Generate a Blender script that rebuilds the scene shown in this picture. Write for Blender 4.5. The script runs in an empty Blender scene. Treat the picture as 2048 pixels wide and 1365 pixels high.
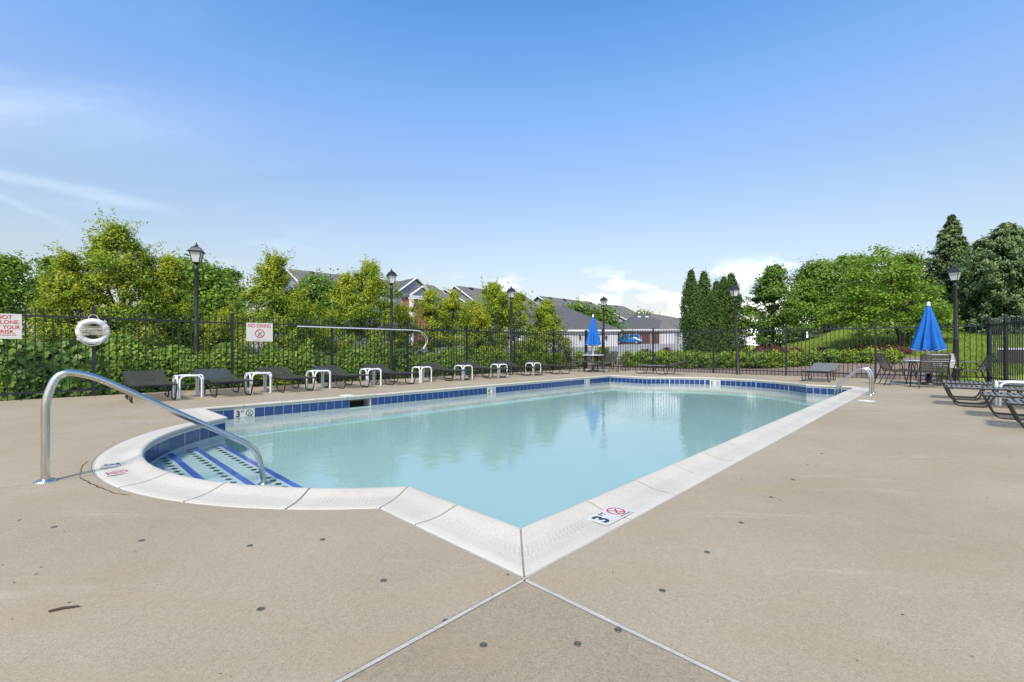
import bpy, bmesh, math, random
import numpy as np
from mathutils import Vector, Matrix
PI = math.pi
SC = bpy.context.scene
COL = SC.collection
# ------------------------------------------------------------------ camera, sky, sun, exposure
CAM_H = 0.96; FPX = 901.0; CX = 1024.0; HY = 697.0
cam = bpy.data.cameras.new('camera'); camo = bpy.data.objects.new('camera', cam); COL.objects.link(camo)
camo.location = (0, 0, CAM_H); camo.rotation_euler = (PI/2, 0, 0)
cam.sensor_width = 36; cam.lens = FPX/2048*36; cam.shift_y = (HY-682.5)/2048
cam.clip_start = 0.05; cam.clip_end = 3000
SC.camera = camo
SUN_EL = math.radians(48); SUN_AZ = math.radians(-166)      # azimuth from +Y towards +X
world = bpy.data.worlds.new('World'); SC.world = world; world.use_nodes = True
wn = world.node_tree.nodes; wl = world.node_tree.links; wn.clear()
def N(t, **kw):
    n = wn.new(t)
    for k, v in kw.items(): setattr(n, k, v)
    return n
wout = N('ShaderNodeOutputWorld'); bg = N('ShaderNodeBackground'); bg.inputs[1].default_value = 0.065
sky = N('ShaderNodeTexSky', sky_type='NISHITA', sun_disc=False)
sky.sun_elevation = SUN_EL; sky.sun_rotation = SUN_AZ; sky.air_density = 1.15; sky.dust_density = 0.9; sky.ozone_density = 1.3
tc = N('ShaderNodeTexCoord'); sep = N('ShaderNodeSeparateXYZ'); wl.new(tc.outputs['Generated'], sep.inputs[0])
def M(op, a, b=None, c=None):
    n = N('ShaderNodeMath', operation=op)
    for i, v in enumerate((a, b, c)):
        if v is None: continue
        if isinstance(v, (int, float)): n.inputs[i].default_value = v
        else: wl.new(v, n.inputs[i])
    return n.outputs[0]
def MR(v, a, b, c=0.0, d=1.0):
    n = N('ShaderNodeMapRange', interpolation_type='SMOOTHSTEP'); wl.new(v, n.inputs[0])
    for i, x in enumerate((a, b, c, d)): n.inputs[i+1].default_value = x
    return n.outputs[0]
X_, Y_, Z_ = sep.outputs
# direction-based gradient: deeper blue high up, pale near the horizon
grade = N('ShaderNodeValToRGB'); wl.new(Z_, grade.inputs[0])
cr = grade.color_ramp
st_ = [(0.0, (0.60, 0.52, 0.53)), (0.09, (0.80, 0.68, 0.68)), (0.172, (0.95, 0.83, 0.77)), (0.234, (1.02, 0.92, 0.88)), (0.313, (1.01, 1.0, 1.0)), (0.403, (1.02, 1.10, 1.24)), (0.483, (0.90, 1.14, 1.33)), (0.552, (0.74, 1.09, 1.38)), (0.606, (0.60, 1.03, 1.35)), (1.0, (0.55, 0.98, 1.30))]
while len(cr.elements) < len(st_): cr.elements.new(0.5)
for e_, (p_, c_) in zip(cr.elements, st_): e_.position = p_; e_.color = (*c_, 1)
gm = N('ShaderNodeMix', data_type='RGBA', blend_type='MULTIPLY'); gm.inputs[0].default_value = 1.0
wl.new(sky.outputs[0], gm.inputs[6]); wl.new(grade.outputs[0], gm.inputs[7])
# low cumulus along the horizon
zz = M('ADD', M('ABSOLUTE', Z_), 0.10)
cv = N('ShaderNodeCombineXYZ'); wl.new(M('DIVIDE', X_, 0.22), cv.inputs[0]); wl.new(M('DIVIDE', Y_, 0.22), cv.inputs[1]); wl.new(M('MULTIPLY', Z_, 11.0), cv.inputs[2])
n1 = N('ShaderNodeTexNoise'); n1.inputs['Scale'].default_value = 1.6; n1.inputs['Detail'].default_value = 7; n1.inputs['Roughness'].default_value = 0.55
wl.new(cv.outputs[0], n1.inputs['Vector'])
low = MR(Z_, 0.02, 0.15, 1.0, 0.0)
cum = MR(M('ADD', n1.outputs[0], M('MULTIPLY', low, 0.24)), 0.53, 0.68)
cum = M('MULTIPLY', M('MULTIPLY', cum, MR(Z_, 0.10, 0.19, 1.0, 0.0)), MR(X_, -0.35, 0.08))
# thin cirrus streaks higher up on the left
cv2 = N('ShaderNodeCombineXYZ')
wl.new(M('DIVIDE', M('ADD', X_, M('MULTIPLY', Z_, 0.9)), zz), cv2.inputs[0]); wl.new(M('MULTIPLY', M('DIVIDE', M('SUBTRACT', Y_, M('MULTIPLY', Z_, 1.5)), zz), 1.9), cv2.inputs[1])
n2 = N('ShaderNodeTexNoise'); n2.inputs['Scale'].default_value = 0.55; n2.inputs['Detail'].default_value = 8; n2.inputs['Roughness'].default_value = 0.62; n2.inputs['Distortion'].default_value = 0.5
wl.new(cv2.outputs[0], n2.inputs['Vector'])
cir = M('MULTIPLY', MR(n2.outputs[0], 0.47, 0.78), M('MULTIPLY', MR(X_, -0.15, -0.7), M('MULTIPLY', MR(Z_, 0.12, 0.5, 1.0, 0.35), 0.62)))
ys = M('MAXIMUM', Y_, 0.05); ca = M('DIVIDE', X_, ys); ce = M('DIVIDE', Z_, ys)
wob_ = M('ADD', M('MULTIPLY', M('SUBTRACT', n2.outputs[0], 0.5), 0.07), M('MULTIPLY', M('SUBTRACT', n1.outputs[0], 0.5), 0.03))
def streak(a0, e0, k, w, x0, x1, amt):
    dl = M('ABSOLUTE', M('ADD', M('SUBTRACT', ce, M('ADD', M('MULTIPLY', M('SUBTRACT', ca, a0), k), e0)), wob_))
    n_ = M('MULTIPLY', MR(dl, 0.0, w, 1.0, 0.0), MR(ca, x0, x1, 1.0, 0.0))
    return M('MULTIPLY', M('MULTIPLY', n_, MR(n2.outputs[0], 0.35, 0.65, 0.5, 1.0)), amt)
stk = M('MULTIPLY', M('ADD', streak(-1.137, 0.385, -0.20, 0.020, -0.95, -0.66, 0.09), M('ADD', streak(-1.137, 0.335, -0.45, 0.016, -1.05, -0.93, 0.06), streak(-1.137, 0.52, -0.10, 0.13, -0.9, -0.4, 0.07))), MR(Y_, 0.05, 0.3))
cmask = M('MINIMUM', M('ADD', M('MULTIPLY', cum, 0.9), M('ADD', M('MULTIPLY', cir, 0.30), stk)), 1.0)
mx = N('ShaderNodeMix', data_type='RGBA'); wl.new(cmask, mx.inputs[0]); wl.new(gm.outputs[2], mx.inputs[6])
mx.inputs[7].default_value = (11.0, 11.1, 11.2, 1)
wl.new(mx.outputs[2], bg.inputs[0]); wl.new(bg.outputs[0], wout.inputs[0])
sl = bpy.data.lights.new('sun', 'SUN'); sl.energy = 1.6; sl.angle = math.radians(12); sl.color = (1.0, 0.89, 0.75)
so = bpy.data.objects.new('sun', sl); COL.objects.link(so)
sd = Vector((math.sin(SUN_AZ)*math.cos(SUN_EL), math.cos(SUN_AZ)*math.cos(SUN_EL), math.sin(SUN_EL)))
so.rotation_euler = sd.to_track_quat('Z', 'Y').to_euler(); so.location = sd*50
SC.view_settings.view_transform = 'Standard'; SC.view_settings.look = 'None'
SC.view_settings.gamma = 1; SC.view_settings.use_curve_mapping = False
SC.view_settings.exposure = 1.61
SC.render.resolution_x = 1024; SC.render.resolution_y = 682
# ------------------------------------------------------------------ frames and helpers
UA = Vector((0.6946, 0.7194)); VA = Vector((-0.7194, 0.6946))        # pool axes: u away to the right, v away to the left
def W(u, v, z=0.0): return Vector((u*UA.x+v*VA.x, u*UA.y+v*VA.y, z))
def UV(x, y): return (x*UA.x+y*UA.y, x*VA.x+y*VA.y)
UROT = math.atan2(UA.y, UA.x)
def G(px, py, h=0.0):                                                   # ground point seen at a pixel of the photograph
    d = FPX*(CAM_H-h)/(py-HY); return Vector(((px-CX)*d/FPX, d, h))
def R(px, d): return ((px-CX)*d/FPX, d)                                 # point at depth d on the ray of column px
def HT(py, d): return CAM_H+(HY-py)*d/FPX                               # height of row py at depth d
def tag(o, label=None, cat=None, group=None, kind=None):
    if label: o['label'] = label
    if cat: o['category'] = cat
    if group: o['group'] = group
    if kind: o['kind'] = kind
    return o
def empty(name, loc=(0, 0, 0), rz=0.0, parent=None, rx=0, ry=0):
    o = bpy.data.objects.new(name, None); COL.objects.link(o); o.location = loc; o.rotation_euler = (rx, ry, rz)
    if parent: o.parent = parent
    return o
def link(name, me, parent=None, loc=(0, 0, 0), rz=0.0, rx=0.0, ry=0.0):
    o = bpy.data.objects.new(name, me); COL.objects.link(o); o.location = loc; o.rotation_euler = (rx, ry, rz)
    if parent: o.parent = parent
    return o
def kids(o): return [c for c in bpy.data.objects if c.parent == o]
CH = {}
def snapshot(root):                                                     # remember a thing's tree once, so copies are quick
    def rec(o): return (o, [rec(c) for c in kids(o)])
    CH[root.name] = rec(root)
def dup(root, loc, rz, label=None, group=None, ry=0):
    def rec(t, par):
        o, ch = t; c = o.copy(); COL.objects.link(c); c.parent = par
        for k in ch: rec(k, c)
        return c
    r = rec(CH[root.name], None); r.location = loc; r.rotation_euler = (0, ry, rz)
    if label: r['label'] = label
    if group: r['group'] = group
    return r
class MB:
    def __init__(s): s.v = []; s.f = []; s.uv = []; s.mi = []; s.sm = []
    def add(s, vs, fs, mi=0, smooth=False, uvs=None):
        b = len(s.v); s.v += [tuple(x) for x in vs]
        for i, f in enumerate(fs):
            s.f.append(tuple(b+k for k in f)); s.mi.append(mi); s.sm.append(smooth)
            s.uv.append(uvs[i] if uvs else None)
    def box(s, c, d, m=None, mi=0, taper=None):
        vs = []
        for z in (-1, 1):
            t = 1.0 if (taper is None or z < 0) else taper
            for x, y in ((-1, -1), (1, -1), (1, 1), (-1, 1)): vs.append(Vector((x*d[0]/2*t, y*d[1]/2*t, z*d[2]/2)))
        if m is not None: vs = [m @ v for v in vs]
        vs = [v+Vector(c) for v in vs]
        s.add(vs, [(3, 2, 1, 0), (4, 5, 6, 7), (0, 1, 5, 4), (1, 2, 6, 5), (2, 3, 7, 6), (3, 0, 4, 7)], mi)
        return s
    def tube(s, pts, r, n=8, closed=False, cap=True, mi=0):
        pts = [Vector(p) for p in pts]; k = len(pts)
        rr = r if isinstance(r, (list, tuple)) else [r]*k
        T = []
        for i in range(k):
            a = pts[(i-1) % k] if (closed or i > 0) else pts[i]; b = pts[(i+1) % k] if (closed or i < k-1) else pts[i]
            t = (b-a); T.append(t.normalized() if t.length > 1e-9 else Vector((0, 0, 1)))
        up = Vector((0, 0, 1)) if abs(T[0].z) < 0.9 else Vector((1, 0, 0))
        nrm = (up-T[0]*up.dot(T[0])).normalized(); vs = []
        for i in range(k):
            nrm = (nrm-T[i]*nrm.dot(T[i]))
            nrm = nrm.normalized() if nrm.length > 1e-6 else T[i].orthogonal().normalized()
            bn = T[i].cross(nrm)
            for j in range(n):
                a = 2*PI*j/n; vs.append(pts[i]+(nrm*math.cos(a)+bn*math.sin(a))*rr[i])
        fs = []
        for i in range(k if closed else k-1):
            for j in range(n):
                a = i*n+j; b = i*n+(j+1) % n; c = ((i+1) % k)*n+(j+1) % n; d = ((i+1) % k)*n+j
                fs.append((a, b, c, d))
        s.add(vs, fs, mi, True)
        if cap and not closed: s.add([vs[j] for j in range(n)], [tuple(reversed(range(n)))], mi); s.add(vs[-n:], [tuple(range(n))], mi)
        return s
    def lathe(s, prof, n=16, c=(0, 0, 0), mi=0, smooth=True, rot=0.0):
        vs = []; fs = []
        for r, z in prof:
            for j in range(n):
                a = 2*PI*j/n+rot; vs.append((c[0]+r*math.cos(a), c[1]+r*math.sin(a), c[2]+z))
        for i in range(len(prof)-1):
            for j in range(n): fs.append((i*n+j, i*n+(j+1) % n, (i+1)*n+(j+1) % n, (i+1)*n+j))
        s.add(vs, fs, mi, smooth)
        if prof[0][0] > 1e-4: s.add(vs[:n], [tuple(reversed(range(n)))], mi)
        if prof[-1][0] > 1e-4: s.add(vs[-n:], [tuple(range(n))], mi)
        return s
    def poly(s, pts, z0, z1, mi=0):                                     # prism over a polygon (ccw)
        n = len(pts)
        if sum(pts[i][0]*pts[(i+1) % n][1]-pts[(i+1) % n][0]*pts[i][1] for i in range(n)) < 0: pts = pts[::-1]
        vs = [(p[0], p[1], z0) for p in pts]+[(p[0], p[1], z1) for p in pts]
        s.add(vs, [tuple(reversed(range(n))), tuple(range(n, 2*n))]+[(i, (i+1) % n, n+(i+1) % n, n+i) for i in range(n)], mi)
        return s
    def mesh(s, name, mats, tri=False):
        me = bpy.data.meshes.new(name); me.from_pydata(s.v, [], s.f)
        for m in (mats if isinstance(mats, (list, tuple)) else [mats]): me.materials.append(m)
        me.polygons.foreach_set('material_index', s.mi); me.polygons.foreach_set('use_smooth', s.sm)
        if any(u is not None for u in s.uv):
            ul = me.uv_layers.new(name='UVMap')
            for p, u in zip(me.polygons, s.uv):
                if u is not None:
                    for li, c in zip(p.loop_indices, u): ul.data[li].uv = c
        if tri:
            bm = bmesh.new(); bm.from_mesh(me); bmesh.ops.triangulate(bm, faces=[f for f in bm.faces if len(f.verts) > 4], ngon_method='EAR_CLIP'); bm.to_mesh(me); bm.free()
        me.update(); return me
    def obj(s, name, mats, parent=None, loc=(0, 0, 0), rz=0.0, tri=False, rx=0.0, ry=0.0):
        return link(name, s.mesh(name, mats, tri), parent, loc, rz, rx, ry)
def fillet(pts, r, n=5):
    pts = [Vector(p) for p in pts]; out = [pts[0]]
    for i in range(1, len(pts)-1):
        a, b, c = pts[i-1], pts[i], pts[i+1]; d1 = (a-b); d2 = (c-b)
        k = min(r, d1.length*0.49, d2.length*0.49); p = b+d1.normalized()*k; q = b+d2.normalized()*k
        for j in range(n+1):
            t = j/n; out.append(p*(1-t)**2+b*2*t*(1-t)+q*t*t)
    out.append(pts[-1]); return out
rnd = random.Random(7)
# ------------------------------------------------------------------ materials
def mat(name, col, rough=0.6, metal=0.0, spec=0.5, var=None, scale=3.0, bump=0.0, bscale=40.0, coat=0.0, detail=6):
    m = bpy.data.materials.new(name); m.use_nodes = True; nt = m.node_tree; p = nt.nodes['Principled BSDF']
    p.inputs['Base Color'].default_value = (*col, 1); p.inputs['Roughness'].default_value = rough; p.inputs['Metallic'].default_value = metal
    p.inputs['Specular IOR Level'].default_value = spec; p.inputs['Coat Weight'].default_value = coat
    if var or bump:
        t = nt.nodes.new('ShaderNodeTexCoord')
    if var:
        n = nt.nodes.new('ShaderNodeTexNoise'); n.inputs['Scale'].default_value = scale; n.inputs['Detail'].default_value = detail; n.inputs['Roughness'].default_value = 0.6
        nt.links.new(t.outputs['Object'], n.inputs['Vector'])
        r = nt.nodes.new('ShaderNodeValToRGB'); r.color_ramp.elements[0].position = 0.3; r.color_ramp.elements[1].position = 0.7
        r.color_ramp.elements[0].color = (*col, 1); r.color_ramp.elements[1].color = (*var, 1)
        nt.links.new(n.outputs[0], r.inputs[0]); nt.links.new(r.outputs[0], p.inputs['Base Color'])
    if bump:
        n = nt.nodes.new('ShaderNodeTexNoise'); n.inputs['Scale'].default_value = bscale; n.inputs['Detail'].default_value = 4
        nt.links.new(t.outputs['Object'], n.inputs['Vector'])
        b = nt.nodes.new('ShaderNodeBump'); b.inputs['Strength'].default_value = bump; b.inputs['Distance'].default_value = 0.01
        nt.links.new(n.outputs[0], b.inputs['Height']); nt.links.new(b.outputs[0], p.inputs['Normal'])
    return m
def nd(m, t, **kw):
    n = m.node_tree.nodes.new(t)
    for k, v in kw.items(): setattr(n, k, v)
    return n
def ramp(m, src, stops):
    r = nd(m, 'ShaderNodeValToRGB'); e = r.color_ramp.elements
    while len(e) < len(stops): e.new(0.5)
    for i, (p, c) in enumerate(stops): e[i].position = p; e[i].color = (*c, 1) if len(c) == 3 else c
    m.node_tree.links.new(src, r.inputs[0]); return r.outputs[0]
def mixc(m, f, a, b, bt='MIX'):
    n = nd(m, 'ShaderNodeMix', data_type='RGBA', blend_type=bt)
    for i, v in ((0, f), (6, a), (7, b)):
        if isinstance(v, (int, float)): n.inputs[i].default_value = v
        elif isinstance(v, tuple): n.inputs[i].default_value = (*v, 1)
        else: m.node_tree.links.new(v, n.inputs[i])
    return n.outputs[2]
def noise(m, vec, sc, det=5, ro=0.6, dist=0.0):
    n = nd(m, 'ShaderNodeTexNoise'); n.inputs['Scale'].default_value = sc; n.inputs['Detail'].default_value = det; n.inputs['Roughness'].default_value = ro; n.inputs['Distortion'].default_value = dist
    m.node_tree.links.new(vec, n.inputs['Vector']); return n.outputs[0]
def mapping(m, vec, scale=(1, 1, 1), rz=0.0):
    n = nd(m, 'ShaderNodeMapping'); n.inputs['Scale'].default_value = scale; n.inputs['Rotation'].default_value = (0, 0, rz)
    m.node_tree.links.new(vec, n.inputs['Vector']); return n.outputs[0]
def deck_material(name, warm, coarse):
    m = mat(name, (0.4, 0.34, 0.26), 0.85, spec=0.25); L = m.node_tree.links; p = m.node_tree.nodes['Principled BSDF']
    o = nd(m, 'ShaderNodeTexCoord').outputs['Object']
    base = ramp(m, noise(m, o, 0.55, 6, 0.65), [(0.3, (0.308*warm, 0.251*warm, 0.170*warm)), (0.55, (0.355*warm, 0.297*warm, 0.211*warm)), (0.75, (0.404*warm, 0.348*warm, 0.262*warm))])
    sp = ramp(m, noise(m, o, 210*coarse, 3, 0.8), [(0.30, (0.66, 0.63, 0.60)), (0.46, (0.95, 0.94, 0.92)), (0.56, (1.03, 1.02, 1.0)), (0.72, (1.30, 1.28, 1.24))])
    c = mixc(m, 1.0, base, sp, 'MULTIPLY')
    vo = nd(m, 'ShaderNodeTexVoronoi'); vo.inputs['Scale'].default_value = 115*coarse; L.new(o, vo.inputs['Vector'])
    c = mixc(m, 0.38, c, mixc(m, 1.0, c, ramp(m, vo.outputs['Color'], [(0.1, (0.74, 0.72, 0.70)), (0.5, (1.0, 1.0, 1.0)), (0.9, (1.25, 1.22, 1.16))]), 'MULTIPLY'))
    # rust-coloured wash marks, long and thin across the slope of the deck
    st = noise(m, mapping(m, o, (0.55, 2.2, 1), math.radians(12)), 1.0, 6, 0.65, 0.6)
    c = mixc(m, ramp(m, st, [(0.49, (0, 0, 0)), (0.74, (0.50, 0.50, 0.50))]), c, (0.35, 0.25, 0.145))
    li = noise(m, mapping(m, o, (0.5, 2.6, 1), math.radians(-14)), 1.7, 7, 0.7, 0.4)
    c = mixc(m, ramp(m, li, [(0.58, (0, 0, 0)), (0.76, (0.36, 0.36, 0.36))]), c, (0.55, 0.50, 0.43))
    L.new(c, p.inputs['Base Color'])
    b = nd(m, 'ShaderNodeBump'); b.inputs['Strength'].default_value = 0.35; b.inputs['Distance'].default_value = 0.004
    L.new(noise(m, o, 130*coarse, 3), b.inputs['Height']); L.new(b.outputs[0], p.inputs['Normal'])
    return m
M_deck = deck_material('deck_concrete', 1.0, 1.0); M_deck2 = deck_material('deck_concrete_coarse', 0.84, 0.62)
def coping_material():
    m = mat('coping', (0.66, 0.64, 0.60), 0.7, spec=0.3); L = m.node_tree.links; p = m.node_tree.nodes['Principled BSDF']
    t = nd(m, 'ShaderNodeTexCoord'); o = t.outputs['Object']
    c = ramp(m, noise(m, o, 1.6, 6), [(0.3, (0.48, 0.43, 0.355)), (0.6, (0.55, 0.50, 0.42)), (0.8, (0.59, 0.545, 0.47))])
    c = mixc(m, 1.0, c, ramp(m, noise(m, o, 140, 2), [(0.33, (0.80, 0.79, 0.77)), (0.5, (1, 1, 1))]), 'MULTIPLY')
    # moulded anti-slip ribs in the hollow of the coping
    s = nd(m, 'ShaderNodeSeparateXYZ'); L.new(t.outputs['UV'], s.inputs[0])
    def mm(op, a, b):
        n = nd(m, 'ShaderNodeMath', operation=op)
        for i, v in enumerate((a, b)):
            if isinstance(v, (int, float)): n.inputs[i].default_value = v
            else: L.new(v, n.inputs[i])
        return n.outputs[0]
    wv = mm('SINE', mm('MULTIPLY', s.outputs[0], 2*PI/0.026), 0.0)
    band = mm('MULTIPLY', mm('GREATER_THAN', s.outputs[1], 0.105), mm('LESS_THAN', s.outputs[1], 0.168))
    rib = mm('MULTIPLY', mm('GREATER_THAN', wv, 0.55), band)
    wear = ramp(m, noise(m, o, 2.3, 3), [(0.38, (0, 0, 0)), (0.62, (1, 1, 1))])
    ribw = mm('MULTIPLY', rib, wear)
    c = mixc(m, mm('MULTIPLY', ribw, 0.6), c, (0.34, 0.32, 0.29))
    L.new(c, p.inputs['Base Color'])
    b = nd(m, 'ShaderNodeBump'); b.inputs['Strength'].default_value = 0.5; b.inputs['Distance'].default_value = 0.003; b.invert = True
    L.new(rib, b.inputs['Height'])
    b2 = nd(m, 'ShaderNodeBump'); b2.inputs['Strength'].default_value = 0.25; b2.inputs['Distance'].default_value = 0.002
    L.new(noise(m, o, 90, 3), b2.inputs['Height']); L.new(b.outputs[0], b2.inputs['Normal']); L.new(b2.outputs[0], p.inputs['Normal'])
    return m
M_cope = coping_material()
M_grout = mat('grout', (0.62, 0.62, 0.58), 0.8, var=(0.52, 0.52, 0.48), scale=6)
M_jgrout = mat('joint_grout', (0.31, 0.27, 0.19), 0.9, var=(0.22, 0.19, 0.14), scale=5)
M_tile = mat('blue_tile', (0.005, 0.027, 0.105), 0.16, var=(0.009, 0.042, 0.155), scale=4.3, coat=0.2, detail=1)
M_wtile = mat('white_tile', (0.58, 0.56, 0.51), 0.35, var=(0.53, 0.51, 0.46), scale=8)
M_black = mat('print_black', (0.02, 0.02, 0.022), 0.5)
M_red = mat('print_red', (0.50, 0.03, 0.05), 0.5)
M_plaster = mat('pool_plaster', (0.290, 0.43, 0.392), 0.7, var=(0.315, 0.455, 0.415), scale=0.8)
M_pwall = mat('pool_wall_plaster', (0.58, 0.84, 0.82), 0.7, var=(0.62, 0.87, 0.85), scale=1.2)  # same plaster as the floor, colour lightened to offset weak light on the walls
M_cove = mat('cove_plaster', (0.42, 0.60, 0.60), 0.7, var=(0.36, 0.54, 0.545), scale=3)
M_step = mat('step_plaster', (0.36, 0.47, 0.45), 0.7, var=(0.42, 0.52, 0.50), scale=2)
M_stripe = mat('step_stripe', (0.02, 0.07, 0.40), 0.3)
M_seal = mat('joint_sealant', (0.38, 0.355, 0.315), 0.7, var=(0.48, 0.455, 0.415), scale=7, bump=0.4, bscale=60)
M_crack = mat('crack_dark', (0.05, 0.042, 0.035), 0.95)
M_dark = mat('dark_inside', (0.02, 0.025, 0.025), 0.8)
M_lid = mat('skimmer_lid_plastic', (0.66, 0.65, 0.60), 0.5)
M_brass = mat('anchor_brass', (0.13, 0.12, 0.10), 0.5, metal=0.5)
def steel():
    m = mat('brushed_steel', (0.60, 0.58, 0.55), 0.26, metal=1.0); L = m.node_tree.links; p = m.node_tree.nodes['Principled BSDF']
    o = nd(m, 'ShaderNodeTexCoord').outputs['Object']
    c = ramp(m, noise(m, o, 3, 3), [(0.3, (0.56, 0.53, 0.49)), (0.7, (0.66, 0.65, 0.63))]); L.new(c, p.inputs['Base Color'])
    L.new(ramp(m, noise(m, o, 6, 3), [(0.3, (0.22, 0.22, 0.22)), (0.7, (0.30, 0.30, 0.30))]), p.inputs['Roughness'])
    return m
M_steel = steel()
M_fence = mat('fence_black', (0.009, 0.011, 0.017), 0.48, var=(0.015, 0.018, 0.026), scale=2.5)
M_lamp = mat('lamp_black', (0.014, 0.016, 0.018), 0.4, var=(0.03, 0.03, 0.032), scale=5)
M_glass = mat('frosted_glass', (0.55, 0.56, 0.55), 0.35, spec=0.5)
M_frame = mat('lounger_frame', (0.018, 0.016, 0.015), 0.33, var=(0.032, 0.03, 0.028), scale=9)
M_strap = mat('vinyl_strap', (0.052, 0.052, 0.046), 0.22, var=(0.085, 0.086, 0.078), scale=5)
M_strapg = mat('vinyl_strap_grey', (0.16, 0.16, 0.15), 0.38, var=(0.22, 0.22, 0.21), scale=5)
M_white = mat('white_enamel', (0.70, 0.70, 0.72), 0.3, var=(0.78, 0.78, 0.79), scale=6)
M_blue = mat('blue_canvas', (0.014, 0.115, 0.40), 0.85, spec=0.2, var=(0.020, 0.145, 0.48), scale=5, bump=0.2, bscale=300)
M_bluet = mat('canvas_trim', (0.35, 0.50, 0.80), 0.8)
M_cream = mat('cream_handle', (0.62, 0.55, 0.36), 0.6, bump=0.4, bscale=60)
M_ring = mat('ring_white', (0.74, 0.74, 0.73), 0.5, var=(0.64, 0.64, 0.62), scale=8)
M_rope = mat('rope', (0.62, 0.60, 0.54), 0.9, var=(0.50, 0.47, 0.40), scale=30)
M_alu = mat('pole_alu', (0.72, 0.72, 0.70), 0.35, metal=0.3)
M_sign = mat('sign_board', (0.66, 0.64, 0.58), 0.5, var=(0.62, 0.59, 0.53), scale=5)
M_bark = mat('bark', (0.055, 0.042, 0.032), 0.95, var=(0.10, 0.08, 0.06), scale=8, bump=0.8, bscale=30)
M_mulch = None
def ground_mat(name, stops, sc, sp, bump=0.6):
    m = mat(name, (0.1, 0.1, 0.1), 0.95, spec=0.15); L = m.node_tree.links; p = m.node_tree.nodes['Principled BSDF']
    o = nd(m, 'ShaderNodeTexCoord').outputs['Object']
    c = ramp(m, noise(m, o, sc, 8, 0.75), stops)
    c = mixc(m, 1.0, c, ramp(m, noise(m, o, sp, 2), [(0.3, (0.55, 0.55, 0.55)), (0.7, (1.35, 1.35, 1.35))]), 'MULTIPLY')
    L.new(c, p.inputs['Base Color'])
    b = nd(m, 'ShaderNodeBump'); b.inputs['Strength'].default_value = bump; b.inputs['Distance'].default_value = 0.03
    L.new(noise(m, o, sp*0.6, 4), b.inputs['Height']); L.new(b.outputs[0], p.inputs['Normal']); return m
M_mulch = ground_mat('bark_mulch', [(0.3, (0.10, 0.065, 0.045)), (0.5, (0.24, 0.17, 0.125)), (0.7, (0.36, 0.28, 0.22))], 7, 28)
M_grass = ground_mat('lawn_green', [(0.3, (0.18, 0.235, 0.028)), (0.5, (0.27, 0.33, 0.042)), (0.7, (0.36, 0.41, 0.065))], 1.1, 9, 0.8)
M_asph = ground_mat('lot_surface', [(0.3, (0.27, 0.265, 0.25)), (0.7, (0.35, 0.34, 0.33))], 0.4, 3, 0.1)
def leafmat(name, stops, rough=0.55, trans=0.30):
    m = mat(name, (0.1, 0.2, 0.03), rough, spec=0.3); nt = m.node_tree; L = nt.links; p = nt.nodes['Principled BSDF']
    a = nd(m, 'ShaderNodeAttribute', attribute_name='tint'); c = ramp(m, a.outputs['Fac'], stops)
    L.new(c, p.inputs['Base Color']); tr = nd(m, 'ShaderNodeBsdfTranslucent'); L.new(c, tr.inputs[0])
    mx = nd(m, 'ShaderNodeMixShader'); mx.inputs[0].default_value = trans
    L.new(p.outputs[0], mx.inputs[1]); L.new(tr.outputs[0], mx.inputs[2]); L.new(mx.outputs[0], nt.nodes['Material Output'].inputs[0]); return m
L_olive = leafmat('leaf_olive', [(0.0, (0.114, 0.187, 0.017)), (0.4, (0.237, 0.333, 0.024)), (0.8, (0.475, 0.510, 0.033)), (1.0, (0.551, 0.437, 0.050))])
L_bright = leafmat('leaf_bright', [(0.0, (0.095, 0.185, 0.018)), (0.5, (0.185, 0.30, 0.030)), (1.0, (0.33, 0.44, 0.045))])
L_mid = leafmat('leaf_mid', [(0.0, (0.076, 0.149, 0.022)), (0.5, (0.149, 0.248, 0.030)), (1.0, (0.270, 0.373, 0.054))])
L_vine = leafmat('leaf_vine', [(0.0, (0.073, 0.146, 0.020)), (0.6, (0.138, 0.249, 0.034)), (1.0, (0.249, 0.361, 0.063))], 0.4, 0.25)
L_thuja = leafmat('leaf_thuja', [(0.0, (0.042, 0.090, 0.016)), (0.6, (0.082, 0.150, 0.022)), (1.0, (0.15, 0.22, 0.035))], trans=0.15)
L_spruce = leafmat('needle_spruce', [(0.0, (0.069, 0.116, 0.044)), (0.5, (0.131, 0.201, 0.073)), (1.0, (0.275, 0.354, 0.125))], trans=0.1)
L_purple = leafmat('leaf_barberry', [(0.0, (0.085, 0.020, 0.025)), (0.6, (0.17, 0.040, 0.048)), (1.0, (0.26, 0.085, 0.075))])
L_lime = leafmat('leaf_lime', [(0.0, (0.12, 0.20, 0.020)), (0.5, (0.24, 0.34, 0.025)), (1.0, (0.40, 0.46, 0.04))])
M_roof = mat('roof_shingle', (0.065, 0.065, 0.068), 0.9, var=(0.095, 0.093, 0.094), scale=2.2, bump=0.5, bscale=5)
M_roofw = mat('roof_shingle_weathered', (0.115, 0.106, 0.094), 0.9, var=(0.155, 0.143, 0.128), scale=2.2, bump=0.5, bscale=5)
M_siding = mat('siding_bluegrey', (0.22, 0.24, 0.28), 0.7, var=(0.25, 0.27, 0.31), scale=2)
M_trim = mat('white_trim', (0.58, 0.58, 0.58), 0.5)
M_wall = mat('garage_white', (0.50, 0.49, 0.49), 0.6, var=(0.56, 0.55, 0.55), scale=1)
M_brick = mat('brick_red', (0.22, 0.07, 0.05), 0.85, var=(0.30, 0.11, 0.075), scale=6)
M_brown = mat('door_brown', (0.070, 0.030, 0.022), 0.6, var=(0.105, 0.05, 0.036), scale=1.5)
M_win = mat('window_glass', (0.04, 0.05, 0.06), 0.08)
M_car = mat('car_blue', (0.015, 0.16, 0.46), 0.25, coat=0.8)
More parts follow.
